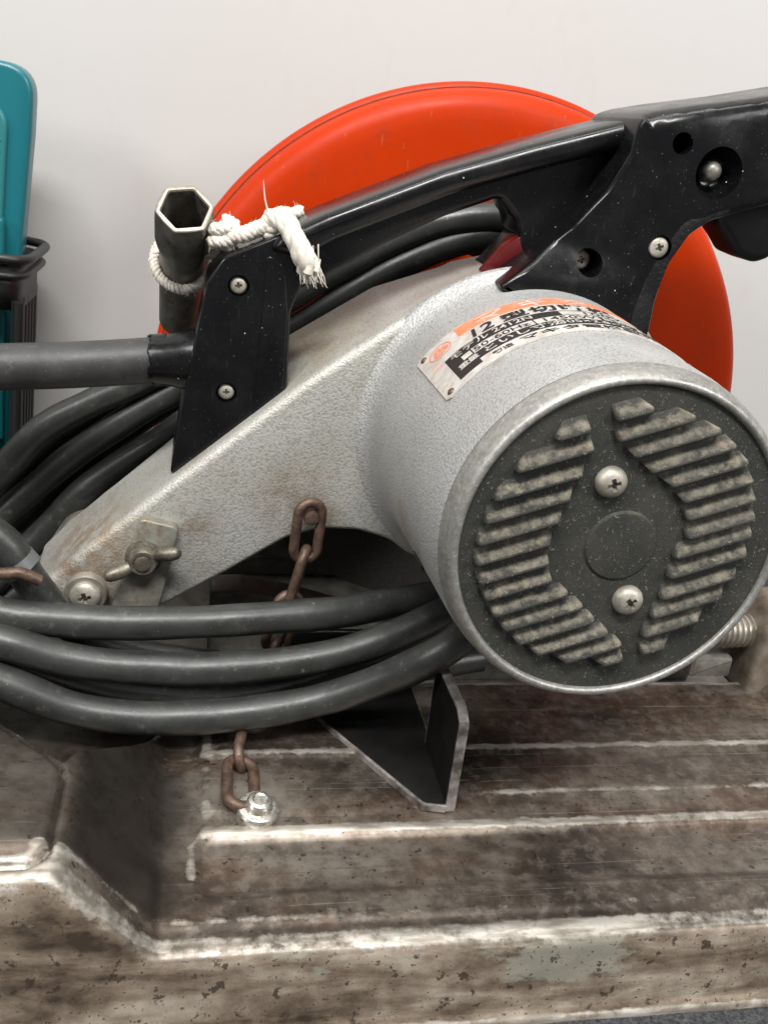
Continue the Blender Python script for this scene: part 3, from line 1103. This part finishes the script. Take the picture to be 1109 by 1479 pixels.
def guard_ring(profile, z_cut):
    """profile (y, r); revolve over the upper arc that ends at z = z_cut."""
    V, F = [], []
    a0 = math.asin((z_cut - GC[1]) / 175.0)
    n = 120
    for y, r in profile:
        for k in range(n + 1):
            a = a0 + (math.pi - 2 * a0) * k / n
            if r < 1:
                V.append((GC[0] + r * math.cos(a), y, GC[1] + r * math.sin(a)))
            else:
                V.append((GC[0] + r * math.cos(a), y, max(z_cut, GC[1] + r * math.sin(a))))
    for i in range(len(profile) - 1):
        for k in range(n):
            F.append((i * (n + 1) + k, i * (n + 1) + k + 1, (i + 1) * (n + 1) + k + 1, (i + 1) * (n + 1) + k))
    return V, F


gp = [(524.0, 0.5), (524.0, 80), (523.6, 120), (523.3, 150), (523.2, 156), (523.6, 162), (524.8, 165.5), (527.0, 168.6), (530.0, 170.6), (534, 171.6), (538.0, 172.0),
      (538.4, 173.2), (539.3, 174.3), (541, 174.9), (544, 175.0), (546, 174.6), (546.6, 172), (547, 170), (566, 169), (572, 165), (574, 158), (574, 0.5)]
V, F = guard_ring([(y, r * 1.014) for y, r in gp], 82.0)
guard = make('wheel_guard', V, F, M['orange'], saw, 40)
lathe('seam_line', [(0, 174.6), (0.6, 174.9), (0.9, 175.6)], (GC[0], 537.6, GC[1]), (0, 1, 0), M['rust'], guard, 160, caps=False)
# keep only the arc of the seam that lies on the guard
me = guard.children[0].data
bm = bmesh.new(); bm.from_mesh(me)
bmesh.ops.delete(bm, geom=[v for v in bm.verts if v.co.z < 0.083], context='VERTS')
bm.to_mesh(me); bm.free()
lathe('abrasive_wheel', [(-1.5, 20), (-1.5, 136), (1.5, 136), (1.5, 20)], (GC[0], 551, GC[1]), (0, 1, 0), M['wheel'], saw, 96, caps=False)
lathe('spindle_hub', [(-62, 30), (-30, 30), (-28, 26), (30, 26)], (GC[0], 526, GC[1] + 10), (0, 1, 0), M['grey_cast'], saw, 40)

# --- handle: front bracket, bar and web in one black moulding
b_poly = [(30, 196, 3), (46, 187.5, 6), (81.0, 210.5), (106.9, 225.0), (130.8, 235.4, 5), (138.5, 228.0, 4), (142.5, 219.5, 4), (128.0, 200.5, 2), (128.0, 188, 1), (205.0, 188, 1), (204, 236), (214, 276), (176.8, 271.6), (138.5, 258.5), (100.9, 244.3), (52.9, 221.6), (33.3, 210.8), (24, 205.5, 3)]
bar = prism2('handle_bar', b_poly, 10, 427.5, 456, M['black'], saw, r=2.5, seg=4)
r_poly = [(30, 205, 3), (33.3, 211.2, 3), (52.9, 222.0), (100.9, 244.7), (138.5, 258.9), (176.8, 272.0), (206, 280, 1), (206, 268, 1), (180, 261.5), (142.5, 248.6), (105, 234.6), (58, 212.0), (44, 203, 3)]
prism2('top_rail', r_poly, 12, 414.5, 456.5, M['black'], bar, r=4.5, seg=3, angle=60)
k_poly = [(11.3, 200.4, 8), (5.4, 190.0, 4), (-3.7, 133.5, 0.5), (-8.0, 101.0, 1.5), (42.5, 143.0, 2), (41.4, 180.0, 8), (45.5, 192, 8), (49, 219.5, 2), (33.3, 211.2, 6)]
handle = prism2('handle_bracket', k_poly, 8, 417.6, 456.6, M['black'], saw, r=1.5)
cuts = [lathe('cut', [(-6, 4.6), (7, 4.6)], (x, 418, z), (0, 1, 0), None, None, 28) for x, z in ((18.5, 189.2), (15.6, 142.0))]
boolean(handle, cuts)
for x, z, sp in ((18.5, 189.2, 0.2), (15.6, 142.0, 0.05)):
    pan_screw('screw', (x, 420.6, z), (0, -1, 0), 3.7, M['screw'], handle, 0.35, 0.5, sp)
    lathe('screw_seat', [(0, 4.58), (3.4, 4.58), (3.5, 0.1)], (x, 421.0, z), (0, 1, 0), M['hole'], handle, 28)
# raised right half of the bracket face
prism('bracket_rib', fillet([(27.5, 132.5, 0), (40.6, 144.2, 1), (40.0, 180.0, 2), (37.5, 200, 3), (29.5, 203.5, 2)], 1, 3), 417.3, 420, M['black'], handle, r=0.55, rb=0.3, seg=3)
# recessed side panel under the bar's top edge
# --- grip shell standing proud of the bar
s_poly = [(176.4, 274.0, 8), (175.5, 259.0), (169.6, 243.9), (158.9, 228.3), (143.0, 214.0), (127.4, 201.8, 1), (133, 190, 2), (197, 170, 2), (199.4, 188.7), (199.2, 201.0), (202.2, 217.1), (208.7, 229.6), (217.2, 236.6), (243, 245.6),
          (268, 252), (290, 250, 10), (312, 232, 14), (330, 240, 10), (322, 278, 20), (296, 298, 24), (262, 296), (229.0, 287.5), (199.6, 281.0), (185.1, 277.3)]
grip = prism('grip', fillet(s_poly, 14, 4), 398, 462, M['black'], saw, r=3.0, rb=8.0, seg=5,
             rfun=lambda x, z: (2.0 if x < 178 else (7.0 if z > 262 else (4.0 if z > 205 else 2.0))), angle=45)
cuts = [lathe('cut', [(-8, 4.4), (18, 4.4)], (195.0, 398, 265.9), (0, 1, 0), None, None, 28),
        lathe('cut', [(-8, 11.2), (0, 10.6), (4, 9.6), (9, 7.0), (10.5, 5.0)], (214.1, 398, 256.1), (0, 1, 0), None, None, 36),
        lathe('cut', [(-8, 5.3), (3.4, 5.3)], (195.5, 398, 223.6), (0, 1, 0), None, None, 28),
        lathe('cut', [(-8, 5.8), (14, 5.8)], (166.8, 398, 214.1), (0, 1, 0), None, None, 28)]
boolean(grip, cuts)
bm = bmesh.new()
bm.from_mesh(grip.data)
for ax, lo, hi in ((0, 128, 260), (2, 186, 294)):
    c = lo
    while c < hi:
        no = [0, 0, 0]; no[ax] = 1
        co = [0, 0, 0]; co[ax] = c * MM
        bmesh.ops.bisect_plane(bm, geom=bm.verts[:] + bm.edges[:] + bm.faces[:], plane_co=co, plane_no=no)
        c += 3.5


def grip_roll(x, z):
    return 9.0 * sm(193, 158, x) * sm(204, 222, z) * (0.55 + 0.45 * sm(280, 246, z)) - 2.2 * math.exp(-((x - 205) / 26) ** 2 - ((z - 262) / 20) ** 2)


for v in bm.verts:
    x, y, z = (q / MM for q in v.co)
    v.co.y += grip_roll(x, z) * sm(440, 408, y) * MM
bm.to_mesh(grip.data)
bm.free()
shade(grip.data, 40)
pan_screw('screw', (195.5, 400.6, 223.6), (0, -1, 0), 4.6, M['screw'], grip, 0.35, 0.5, 0.5)
pan_screw('screw', (166.0, 412.5, 214.1), (0, -1, 0), 4.3, M['screw'], grip, 0.35, 0.5, 0.4)
lathe('lock_pin', [(2, 3.8), (-4, 4.0), (-6.4, 4.0), (-8.0, 3.5), (-9.2, 2.2), (-9.7, 0.3)], (213.2, 407.5, 256.6), (0, 1, 0), M['wrench'], grip, 28)
# grained strip along the finger opening
gs = [(197.9, 171), (198.4, 188), (198.0, 201.0), (201.0, 217.4), (207.6, 230.4), (216.4, 237.6), (225, 241.2)]
gi = [(220, 246), (211, 241.5), (203, 233.5), (195.6, 219.6), (191.2, 207), (189.4, 195), (189.0, 181), (189, 174)]
prism('grip_strip', fillet(gs + gi, 6, 4), 397.55, 399.5, M['black_grain'], grip, r=0.4, seg=2)
# the strip must clear the screw hole
gstrip = [c for c in grip.children if c.name.startswith('grip_strip')][0]
boolean(gstrip, [lathe('cut', [(-8, 5.3), (8, 5.3)], (195.5, 398, 223.6), (0, 1, 0), None, None, 28),
                 lathe('cut', [(-8, 11.2), (8, 11.2)], (214.1, 398, 256.1), (0, 1, 0), None, None, 28)])
prism('trigger', fillet([(226, 246, 2), (230.8, 234.1, 8), (237.4, 228.2, 6), (243.4, 221.8, 6), (254.2, 218.9, 8), (261.5, 222.0, 8), (268, 236, 8), (272, 256, 3), (240, 256, 2)], 4, 5), 417, 441, M['black_dull'], grip, r=4, seg=4)
prism('red_reflection', fillet([(131.5, 199.0), (143.6, 212.8), (140.6, 220.2), (134.4, 215.5), (125.4, 203.6)], 0.8, 3), 423.0, 429, M['dark_red'], bar, r=0.5, seg=2)  # the orange guard's reflection in the glossy handle, built as a dark red piece

# --- pin, wing nut, stop plate and pivot bolt on the arm
lathe('pin', [(12, 3.6), (-9, 3.6), (-10.4, 3.2), (-10.9, 2.0), (-10.9, 0.1)], (56.2, 410, 90.2), (0, 1, 0), M['rust'], arm, 24)
prism('stop_plate', fillet([(-20.0, 85.4, 3), (-2.4, 81.4, 4), (-9.6, 45.1, 0), (-14, 30, 0), (-34, 30, 0), (-30.8, 46, 0)], 2), 404.5, 411, M['pad'], arm, r=1.2, seg=3)
wn = Vector((-18.2, 405, 66.4))
nut = lathe('wing_nut', [(0, 8.2), (-2, 8.2), (-2.6, 6.9), (-6.5, 6.3), (-7.4, 5.6), (-7.4, 4.4), (-6.8, 4.2), (-6.8, 3.4), (-8.4, 3.2), (-8.6, 0.2)], wn, (0, 1, 0), M['wingnut'], arm, 36)
for sgn in (-1, 1):
    d = Vector((math.cos(R(28)), 0, math.sin(R(28)))) * sgn
    pts = [wn + d * 4.5 + Vector((0, -4, 0)), wn + d * 9 + Vector((0, -5.5, 0)), wn + d * 14 + Vector((0, -7.5, -1.2 * sgn)), wn + d * 18.5 + Vector((0, -9, -2.2 * sgn))]
    w = tube('wing', pts, lambda t: 2.5 + 0.9 * math.sin(math.pi * min(1, t * 1.0)) if t < 0.97 else 1.6, M['wingnut'], nut, 14, 1.2)
pan_screw('pivot_bolt', (-43.6, 405.4, 46.2), (0, -1, 0), 7.0, M['screw'], arm, 0.38, 0.55, 0.25)
lathe('washer', [(6, 9.6), (-3.4, 9.6), (-4.4, 9.0), (-4.4, 5)], (-43.6, 409.6, 46.2), (0, 1, 0), M['steel'], arm, 36)

# --- lower sheet-steel channel
# an angle bracket: floor plate with a slanting cut, and an upright wall at its right
def plan_plate(name, poly, z0, z1, mat, parent, r=0.6):
    o = prism(name, fillet(poly, 3.0, 4), z0, z1, mat, None, r=r, seg=2)
    for v in o.data.vertices:            # outline was drawn in x, z: turn it to lie in x, y
        v.co = (v.co.x, v.co.z, v.co.y)
    o.data.flip_normals()
    par(o, parent)
    return o


floor_poly = [(59, 374, 1), (99.5, 306.4, 4), (108.0, 304.6, 2), (112.4, 306.5, 2), (112.4, 399, 1), (44, 399, 1)]
chan = plan_plate('steel_bracket', floor_poly, 2.0, 5.0, M['channel'], saw)
W = [(304.8, 1.7), (347, 1.7), (347, 46), (345, 47.5), (311, 48.5), (305.6, 45.5), (304.8, 43)]


def slab(name, yz, x0, x1, mat, parent):
    n = len(yz)
    V = [(x0, y, z) for y, z in yz] + [(x1, y, z) for y, z in yz]
    F = [tuple(range(n)), tuple(range(2 * n - 1, n - 1, -1))] + [(i, (i + 1) % n, n + (i + 1) % n, n + i) for i in range(n)]
    return make(name, V, F, mat, parent, 30)


slab('upright', W, 108.9, 112.5, M['channel'], chan)
box('shade_plate', (46, 395.5, 3.0), (111, 398.8, 34), M['channel'], chan, 0.8)  # added black sheet standing in for the shade under the cords and housing
# worn bare edge round the front and top of the upright, and along the slanting cut
V, F = [], []
edge_yz = [(346, 47.5), (311, 48.5), (305.4, 45.3), (304.8, 42.5), (304.8, 4.6), (304.8, 2.0)]
for y, z in edge_yz:
    dy, dz = (-0.22, 0.0) if y < 305 else ((0.0, 0.22) if y > 306 else (-0.16, 0.16))
    for x, k in ((108.7, -1), (108.7, 1), (112.7, 1), (112.7, -1)):
        V.append((x, y + (dy if k > 0 else -dy * 4), z + (dz if k > 0 else -dz * 4)))
for i in range(len(edge_yz) - 1):
    for q in range(3):
        F.append((4 * i + q, 4 * i + q + 1, 4 * i + 5 + q, 4 * i + 4 + q))
make('cut_edge', V, F, M['cut_edge'], chan, 40)
a, b = Vector((60.4, 370.6, 0)), Vector((99.0, 306.0, 0))
c_ = Vector((108.6, 304.2, 0))
V, F = [], []
for p in (a, a.lerp(b, 0.5), b, b.lerp(c_, 0.5), c_):
    V += [(p.x, p.y, 1.7), (p.x - 0.15, p.y - 0.15, 1.9), (p.x - 0.15, p.y - 0.15, 4.7), (p.x + 0.9, p.y + 0.6, 4.95)]
for i in range(4):
    for q in range(3):
        F.append((4 * i + q, 4 * i + q + 1, 4 * i + 5 + q, 4 * i + 4 + q))
make('cut_edge', V, F, M['cut_edge'], chan, 40)

# --- vise screw and bracket at the right
prof = []
s = 0.0
while s < 90:
    prof += [(s, 7.6), (s + 0.9, 8.9), (s + 1.7, 8.9), (s + 2.6, 7.6)]
    s += 3.1
lathe('vise_screw', prof, (205, 401, 32), (1, 0.02, 0.012), M['steel'], saw, 28, 30)
vb = prism('vise_bracket', fillet([(293, -2), (334, -2), (334, 40, 10), (320, 52, 10), (302, 52, 12), (293, 38, 8)], 3), 388, 420, M['vise'], saw, r=4)
prism('vise_foot', fillet([(300, 1), (336, 1), (336, 14, 4), (320, 18, 6), (304, 10, 5)], 2), 362, 390, M['vise'], saw, r=2)
box('vise_jaw', (262, 396, 8), (286, 440, 20), M['grey_cast'], saw, 2)

# --- chain bolt, chain
bolt = lathe('base_bolt', [(-6, 8.6), (1.0, 8.7), (1.8, 8.1), (2.3, 6.4), (2.3, 5.6), (3.0, 5.4), (4.6, 5.2), (5.6, 4.4), (6.0, 3.0), (5.6, 2.4), (5.6, 0.2)], (32.4, 307.2, 3.4), (0.05, -0.15, 1), M['zinc'], saw, 36, 30)


def link_mesh():
    pts = []
    L, r = 8.6, 5.7
    for k in range(13):
        a = math.pi * k / 12
        pts.append(Vector((r * math.cos(a), 0, L + r * math.sin(a))))
    for k in range(13):
        a = math.pi + math.pi * k / 12
        pts.append(Vector((r * math.cos(a), 0, -L + r * math.sin(a))))
    return sweep(pts, 2.35, 10, closed=True)


LV, LFc = link_mesh()
link0 = None
stations = [Vector(p) for p in ((55.6, 401.5, 95.0), (54.5, 401.0, 71.5), (49.5, 399.0, 49.0), (43.5, 394.5, 26.5), (37.5, 384, 7.5), (31.0, 361, 5.6), (26.0, 333.5, 5.5), (25.6, 310, 5.0))]
for i in range(len(stations) - 1):
    a, b = stations[i], stations[i + 1]
    z = (a - b).normalized()
    view = Vector((0, -1, 0)) if abs(z.y) < 0.75 else Vector((0, 0, 1))
    side = z.cross(view).normalized()
    yv = z.cross(side).normalized()
    tw = R(12) if i % 2 == 0 else R(74)
    xs = side * math.cos(tw) + yv * math.sin(tw)
    ys_ = z.cross(xs)
    mt = Matrix((xs, ys_, z)).transposed().to_4x4()
    mt.translation = (a + b) / 2 * MM
    if link0 is None:
        link0 = make('chain_link', LV, LFc, M['rust'], None, 60)
        o = link0
    else:
        o = link0.copy()
        COL.objects.link(o)
    o.matrix_basis = mt
    par(o, saw)

# --- cord sleeve and cord
stub = lathe('cord_stub', [(0, 10.6), (6, 11.4), (12, 13.0), (22, 14.5), (26, 14.8)], (-17, 438, 149), (1, 0.02, 0.09), M['black'], handle, 36)
tube('cord_sleeve', [(-150, 441, 128), (-120, 440, 136), (-89, 440, 140.5), (-54, 440, 144.0), (-30, 440, 147.0), (-14.5, 440, 149.2)], 10.4, M['hose'], saw, 28)
# torn lip of tape where the sleeve meets the stub
V, F = [], []
ax, uu, ww = frame((1, 0.02, 0.09))
c0 = Vector((-17.5, 439.5, 149))
NS = 60
for k in range(NS):
    a = 2 * math.pi * k / NS
    dv = uu * math.cos(a) + ww * math.sin(a)
    j = 2.2 * mnoise.noise((math.cos(a) * 3, math.sin(a) * 3, 0.3)) + 0.9 * mnoise.noise((math.cos(a) * 9, math.sin(a) * 9, 2.3))
    V.append(c0 + ax * (7.0) + dv * 12.0)
    V.append(c0 + ax * (-0.5 + j) + dv * (11.5 + 0.3 * j))
    V.append(c0 + ax * (-1.2 + j) + dv * 10.9)
for k in range(NS):
    j = (k + 1) % NS
    F += [(3 * k, 3 * k + 1, 3 * j + 1, 3 * j), (3 * k + 1, 3 * k + 2, 3 * j + 2, 3 * j + 1)]
make('torn_tape', V, F, M['black'], stub, 40)

cord_pts = [(-140, 441, 130), (-168, 436, 118), (-182, 410, 88), (-150, 368, 58), (-105, 353, 46),
            # lowest front strand
            (-71.6, 352, 33.9), (-44.8, 351, 22.1), (-11, 351, 17.0), (29.9, 351, 18.9), (66.1, 354, 25.0), (89.0, 348, 39.5), (111.0, 340, 59.2), (124, 350, 64.0), (150, 392, 56), (185, 450, 55), (206, 482, 85), (216, 492, 135), (208, 494, 185), (186, 493, 211), (157.7, 490, 221), (121.8, 490, 216.4), (94.7, 490, 203.8), (47.9, 490, 174.6), (10, 489, 148),
            (-26.2, 489, 124.7), (-50, 489, 112.3), (-73.9, 489, 96.1), (-94.8, 488, 72.4), (-126, 468, 45), (-140, 420, 40), (-110, 372, 50),
            # middle front strand
            (-72.9, 362, 47.0), (-45.8, 362, 38.6), (-11, 362, 34.6), (11.5, 362, 33.8), (56.9, 366, 37.3), (91.8, 372, 44.6), (121.9, 382, 53.0),
            (150, 415, 42), (172, 462, 40), (190, 498, 80), (200, 507, 125), (192, 508, 175), (172, 502, 203), (151.9, 492, 211.0), (130.3, 491, 207.0), (96.1, 491, 190.0), (52.6, 491, 158.6), (24, 491, 140),
            (-5.4, 491, 121.5), (-26, 490, 108), (-60.5, 490, 80.5), (-95.7, 489, 47), (-126, 462, 22), (-136, 418, 64), (-104, 384, 60),
            # upper front strand
            (-74.4, 373, 53.8), (-46.8, 372, 51.6), (10.9, 372, 51.9), (66.6, 380, 53.0), (94.2, 390, 52.4), (122.8, 399, 52.6),
            (150, 430, 30), (176, 474, 60), (186, 486, 110), (178, 487, 160), (150, 486, 188), (110, 483, 180), (60, 481, 148), (20, 481, 124),
            (-8.4, 481, 101.0), (-50.2, 482, 67), (-86, 482, 27), (-110, 460, 10), (-128, 424, 24), (-108, 388, 44),
            # strand tucked between the front ones
            (-75.3, 371, 41.0), (-58.7, 370, 33.5), (-38.7, 370, 25.5), (-2.9, 369, 18.0), (24.9, 369, 17.0), (53.4, 375, 20.0), (81.4, 379, 31.0), (108.8, 388, 39.0), (124.7, 394, 45),
            (150, 424, 33), (170, 470, 62), (178, 504, 120), (172, 507, 168), (157, 507, 199), (134.1, 506, 208.5), (98.7, 506, 193.0), (50.2, 506, 160.5), (10, 506, 137),
            (-19.9, 506, 116.9), (-51.7, 506, 99.8), (-76.5, 506, 79.8), (-98.4, 506, 53.5), (-128, 503, 27), (-150, 500, 14), (-146, 502, -4), (-122, 504, 6),
            (-99, 504, 28.6), (-76.9, 504, 51.1), (-51.6, 504, 77.1), (-16.1, 504, 107.0), (20, 505, 134), (60, 505, 150), (82, 496, 158), (60, 487, 144), (20, 486, 113),
            (-4.5, 486, 90.5), (-25.2, 487, 68.5), (-56.9, 488, 36), (-82.1, 488, 9), (-112, 466, -4), (-126, 424, 62), (-98, 393, 92),
            # tail end
            (-76.2, 388, 81.0), (-64.5, 388, 61.5), (-51.5, 389, 42.5), (-30, 390, 28.5), (8, 391, 18.0), (50, 391, 14.0), (110, 399, 12.5), (150, 405, 14)]
cp = spline(cord_pts, 3.0)
cp = [p + Vector((mnoise.noise(p * 0.021), mnoise.noise(p * 0.021 + Vector((5, 1, 3))), mnoise.noise(p * 0.021 + Vector((2, 7, 1))))) * 1.1 for p in cp]
V, F = sweep(cp, lambda t: 7.3 + 0.22 * math.sin(t * 331) + 0.14 * math.sin(t * 947 + 1), 18)
cord = make('power_cord', V, F, M['cord'], saw, 60)
cord['label'] = 'coiled black rubber power cord looped over the arm'
# cable tie round the tail and a rusty wire hook
tc, td = Vector((-69.0, 388, 69.4)), Vector((13.4, 0, -17.6))
lathe('cable_tie', [(-2.6, 7.2), (-2.6, 8.7), (2.6, 8.7), (2.6, 7.2)], tc, td, M['tie'], saw, 32, 30, caps=False)
tube('wire_hook', [(-100, 377, 74), (-84, 376, 72.0), (-74.3, 376, 71.0), (-66.2, 376, 71.4), (-58.6, 377, 67.6)], 2.5, M['rust'], saw, 12, 1.5)

# ------------------------------------------------------------------ box wrench tied to the handle
wt = Vector((-5.0, 430.0, 217.5))
wd = Vector((-0.02, 0.765, -0.643)).normalized()
_, wu, ww_ = frame(wd)
wu = (Vector((1, 0, 0)) - wd * wd.x).normalized()
ww_ = wd.cross(wu)


def hexr(a, r, k):
    """radius at angle a: k = 0 round, 1 hexagon (r = corner radius)."""
    b = (a + R(12)) % (math.pi / 3) - math.pi / 6
    h = r * math.cos(math.pi / 6) / math.cos(b)
    return r * 0.965 * (1 - k) + h * k


def wrench_shell(sections):
    V, F = [], []
    n = 72
    for s, r, k in sections:
        for i in range(n):
            a = 2 * math.pi * i / n
            q = hexr(a, r, k)
            V.append(wt + wd * s + (wu * math.cos(a) + ww_ * math.sin(a)) * q)
    for j in range(len(sections) - 1):
        for i in range(n):
            i2 = (i + 1) % n
            F.append((j * n + i, j * n + i2, (j + 1) * n + i2, (j + 1) * n + i))
    return V, F


V, F = wrench_shell([(0.5, 12.6, 0.75), (2, 12.9, 0.72), (20, 12.9, 0.55), (25, 12.3, 0.2), (30, 11.0, 0), (34, 10.7, 0), (97, 10.5, 0), (97, 8, 0), (60, 8, 0), (46, 8.6, 0.3), (36, 10.0, 1), (0.7, 10.4, 1)])
wrench = make('box_wrench', V, F, M['wrench'], None, 40)
tag(wrench, 'dull steel tubular box wrench with hexagonal mouth tied to the black handle', 'wrench')
V, F = wrench_shell([(1.2, 12.75, 0.75), (0.3, 12.5, 0.75), (0.0, 12.1, 0.78), (0.0, 10.8, 1), (0.5, 10.3, 1), (1.0, 10.2, 1)])
lip = make('mouth_lip', V, F, M['wrench_lip'], wrench, 40)
lip['label'] = 'worn pale lip of the hexagonal mouth'

# ------------------------------------------------------------------ twine
TV, TF = [], []


def rope(pts, rad, turns, V, F, strands=3, seg=8, step=0.8, endflare=0.0):
    path = [p + 0.55 * Vector((mnoise.noise(p * 0.33), mnoise.noise(p * 0.33 + Vector((9, 2, 4))), mnoise.noise(p * 0.33 + Vector((3, 8, 7))))) for p in spline(pts, step)]
    n = len(path)
    u = frame(path[1] - path[0])[1]
    fr = []
    for i in range(n):
        t = (path[min(n - 1, i + 1)] - path[max(0, i - 1)]).normalized()
        u = (u - t * u.dot(t)).normalized()
        fr.append((u.copy(), t.cross(u)))
    for s in range(strands):
        q = []
        for i in range(n):
            a = 2 * math.pi * (s / strands + turns * i / n)
            w = 1 + endflare * max(0, (i / n - 0.6) / 0.4)
            q.append(path[i] + (fr[i][0] * math.cos(a) + fr[i][1] * math.sin(a)) * rad * 0.56 * w)
        sweep(q, rad * 0.60, seg, V, F)
    return path


ring = []
rc = wt + wd * 42
for k in range(15):
    a = R(-60) + 2 * math.pi * k / 14 * 0.97
    sag = 3.0 * math.cos(a - R(90))
    ring.append(rc + (wu * math.cos(a) + ww_ * math.sin(a)) * 12.6 + wd * sag)
paths = [rope(ring, 2.2, 14, TV, TF)]
paths.append(rope([ring[0], (7.5, 452, 197), (11.0, 440, 204), (12.5, 434, 209)], 2.6, 4, TV, TF))
# knot beside the wrench: a few tight turns
kn = []
for k in range(19):
    a = 2 * math.pi * k / 8
    kn.append((11.5 + 4.2 * math.cos(a), 430.5 + 3.6 * math.sin(a), 202.5 + k * 0.62))
paths.append(rope(kn, 2.7, 9, TV, TF))
paths.append(rope([(13, 428, 208), (19, 427, 209.5), (26, 426, 212.5), (31, 425, 214.5)], 3.3, 3, TV, TF))
kn = []
for k in range(22):
    a = 2 * math.pi * k / 9 + 1.0
    kn.append((31 + 0.32 * k + 2.5 * math.cos(a) * 0.6, 428 + 5.0 * math.sin(a), 215 + 4.4 * math.cos(a)))
paths.append(rope(kn, 3.0, 8, TV, TF))
paths.append(rope([(31, 427, 217), (36, 418, 217.5), (40.5, 412.5, 211.5), (44.0, 411.5, 205.5), (46.4, 412.2, 201.0), (47.0, 412.6, 199.0)], 4.0, 1.2, TV, TF, 5, 8, 0.8, 0.25))
paths.append(rope([(34, 436, 217), (40, 441, 218), (45, 447, 219)], 2.6, 2, TV, TF))
twine = make('twine', TV, TF, M['twine'], None, 60)
tag(twine, 'frayed white twine knotted round the wrench and over the handle', 'twine')
FV, FF = [], []
for pth in paths:
    for k in range(int(len(pth) * 3.0)):
        p = random.choice(pth)
        d = Vector((random.gauss(0, 1), random.gauss(0, 1), random.gauss(0.2, 1))).normalized()
        d2 = (d + Vector((random.gauss(0, .7), random.gauss(0, .7), random.gauss(0, .7)))).normalized()
        L = random.uniform(2.2, 5.2)
        sweep([p + d * 1.6, p + d * (1.6 + L * 0.4), p + d * (1.6 + L * 0.4) + d2 * L * 0.5], lambda t: 0.13 * (1.1 - t), 4, FV, FF)
end = Vector((47.0, 412.6, 199.6))
for k in range(150):
    o = Vector((random.gauss(0, 2.0), random.gauss(0, 1.6), random.gauss(0, 1.2)))
    d = Vector((0.35, 0.03, -1.0)) + Vector((random.gauss(0, .22), random.gauss(0, .22), random.gauss(0, .12)))
    L = random.uniform(2, 5.5)
    sweep([end + o - d * 6, end + o, end + o + d * L * 0.6, end + o + d * L + Vector((random.gauss(0, .6), random.gauss(0, .6), 0))], lambda t: 0.30 * (1.05 - 0.8 * t), 4, FV, FF)
sweep([Vector(p) for p in ((30, 425, 218), (27.6, 422, 225), (26.6, 421, 231), (26.4, 421, 233))], lambda t: 0.5 * (1.05 - t), 5, FV, FF)
fz = make('frayed_fibres', FV, FF, M['twine'], twine, 60)
fz['kind'] = 'stuff'

# ------------------------------------------------------------------ dustpan standing in a basket by the wall
dp = empty('dustpan', (-150, 590, 0))
tag(dp, 'teal plastic dustpan standing upright in the black basket', 'dustpan')
outer = [(-214, 20, 8), (-110, 20, 8), (-101, 130, 0), (-89.5, 232, 0), (-87.0, 266, 26), (-214, 276, 26)]
prism('rim', fillet(outer, 4, 8), 584, 604, M['teal'], dp, r=3.0, seg=4)
inner = [(-206, 60, 6), (-116, 60, 6), (-109, 140, 0), (-102.5, 218, 0), (-100, 246, 20), (-206, 254, 14)]
pan = prism('pan', fillet(inner, 4, 8), 580.5, 587, M['teal_pale'], dp, r=2.4, seg=4)
for k in range(16):
    z = 228 - k * 5.6
    x1 = -104.5 - (228 - z) * 0.085
    tube('ridge', [(-200, 580.3, z), (x1, 580.3, z)], 0.45, M['teal_pale'], pan, 6, 30)
prism('handle_socket', fillet([(-117, 60), (-108.5, 60), (-103.5, 188, 4), (-111, 191, 3)], 1, 4), 573, 582, M['teal'], dp, r=1.5, seg=3)

bk = empty('basket', (-170, 580, FLOOR))
tag(bk, 'black plastic slatted basket with a rolled rim against the white wall', 'basket')
bx0, bx1, by0, by1 = -250.0, -93.0, 547.0, 626.0
zt = 168.0
rimp = fillet([(bx0, by0, 16), (bx1, by0 + 10, 16), (bx1 + 2, by1, 16), (bx0, by1, 16)], 14, 6)
for dz, gr, rr in ((0, 5.0, 2.7), (-9, 2.5, 2.2)):
    cxm, cym = (bx0 + bx1) / 2, (by0 + by1) / 2
    pts = []
    for x, y in rimp:
        k = 1 + gr / 100
        pts.append(Vector((cxm + (x - cxm) * k, cym + (y - cym) * k, zt + dz + (x + 84) * -0.07)))
    V, F = sweep(pts, rr, 10, closed=True)
    make('basket_rim', V, F, M['basket'], bk, 60)


def taper(x, y, z):
    k = 0.86 + 0.14 * (z - FLOOR) / (zt - FLOOR)
    cxm, cym = (bx0 + bx1) / 2, (by0 + by1) / 2
    return Vector((cxm + (x - cxm) * k, cym + (y - cym) * k, z))


# skin band under the rim, slats below, and a base tray
for z0, z1 in ((140, 165), (FLOOR + 1, FLOOR + 40)):
    V, F = [], []
    n = len(rimp)
    for z in (z0, z1):
        for x, y in rimp:
            V.append(taper(x, y, z + ((x + 84) * -0.07 if z > 100 else 0)))
    for i in range(n):
        j = (i + 1) % n
        F.append((i, j, n + j, n + i))
    o = make('basket_band', V, F, M['basket'], bk, 40)
    md = o.modifiers.new('s', 'SOLIDIFY')
    md.thickness = 0.0022
slats = [(bx0 + (bx1 - bx0) * t, by0 + 10 * t) for t in [0.06 + 0.094 * k for k in range(11)]] + [(bx1 - 2, by0 + 14 + k * 11.5) for k in range(6)]
for x, y in slats:
    a, b = taper(x, y, FLOOR + 36), taper(x, y, 146)
    V, F = sweep([a, a.lerp(b, 0.5), b], 3.0, 8)
    make('slat', V, F, M['basket'], bk, 60)
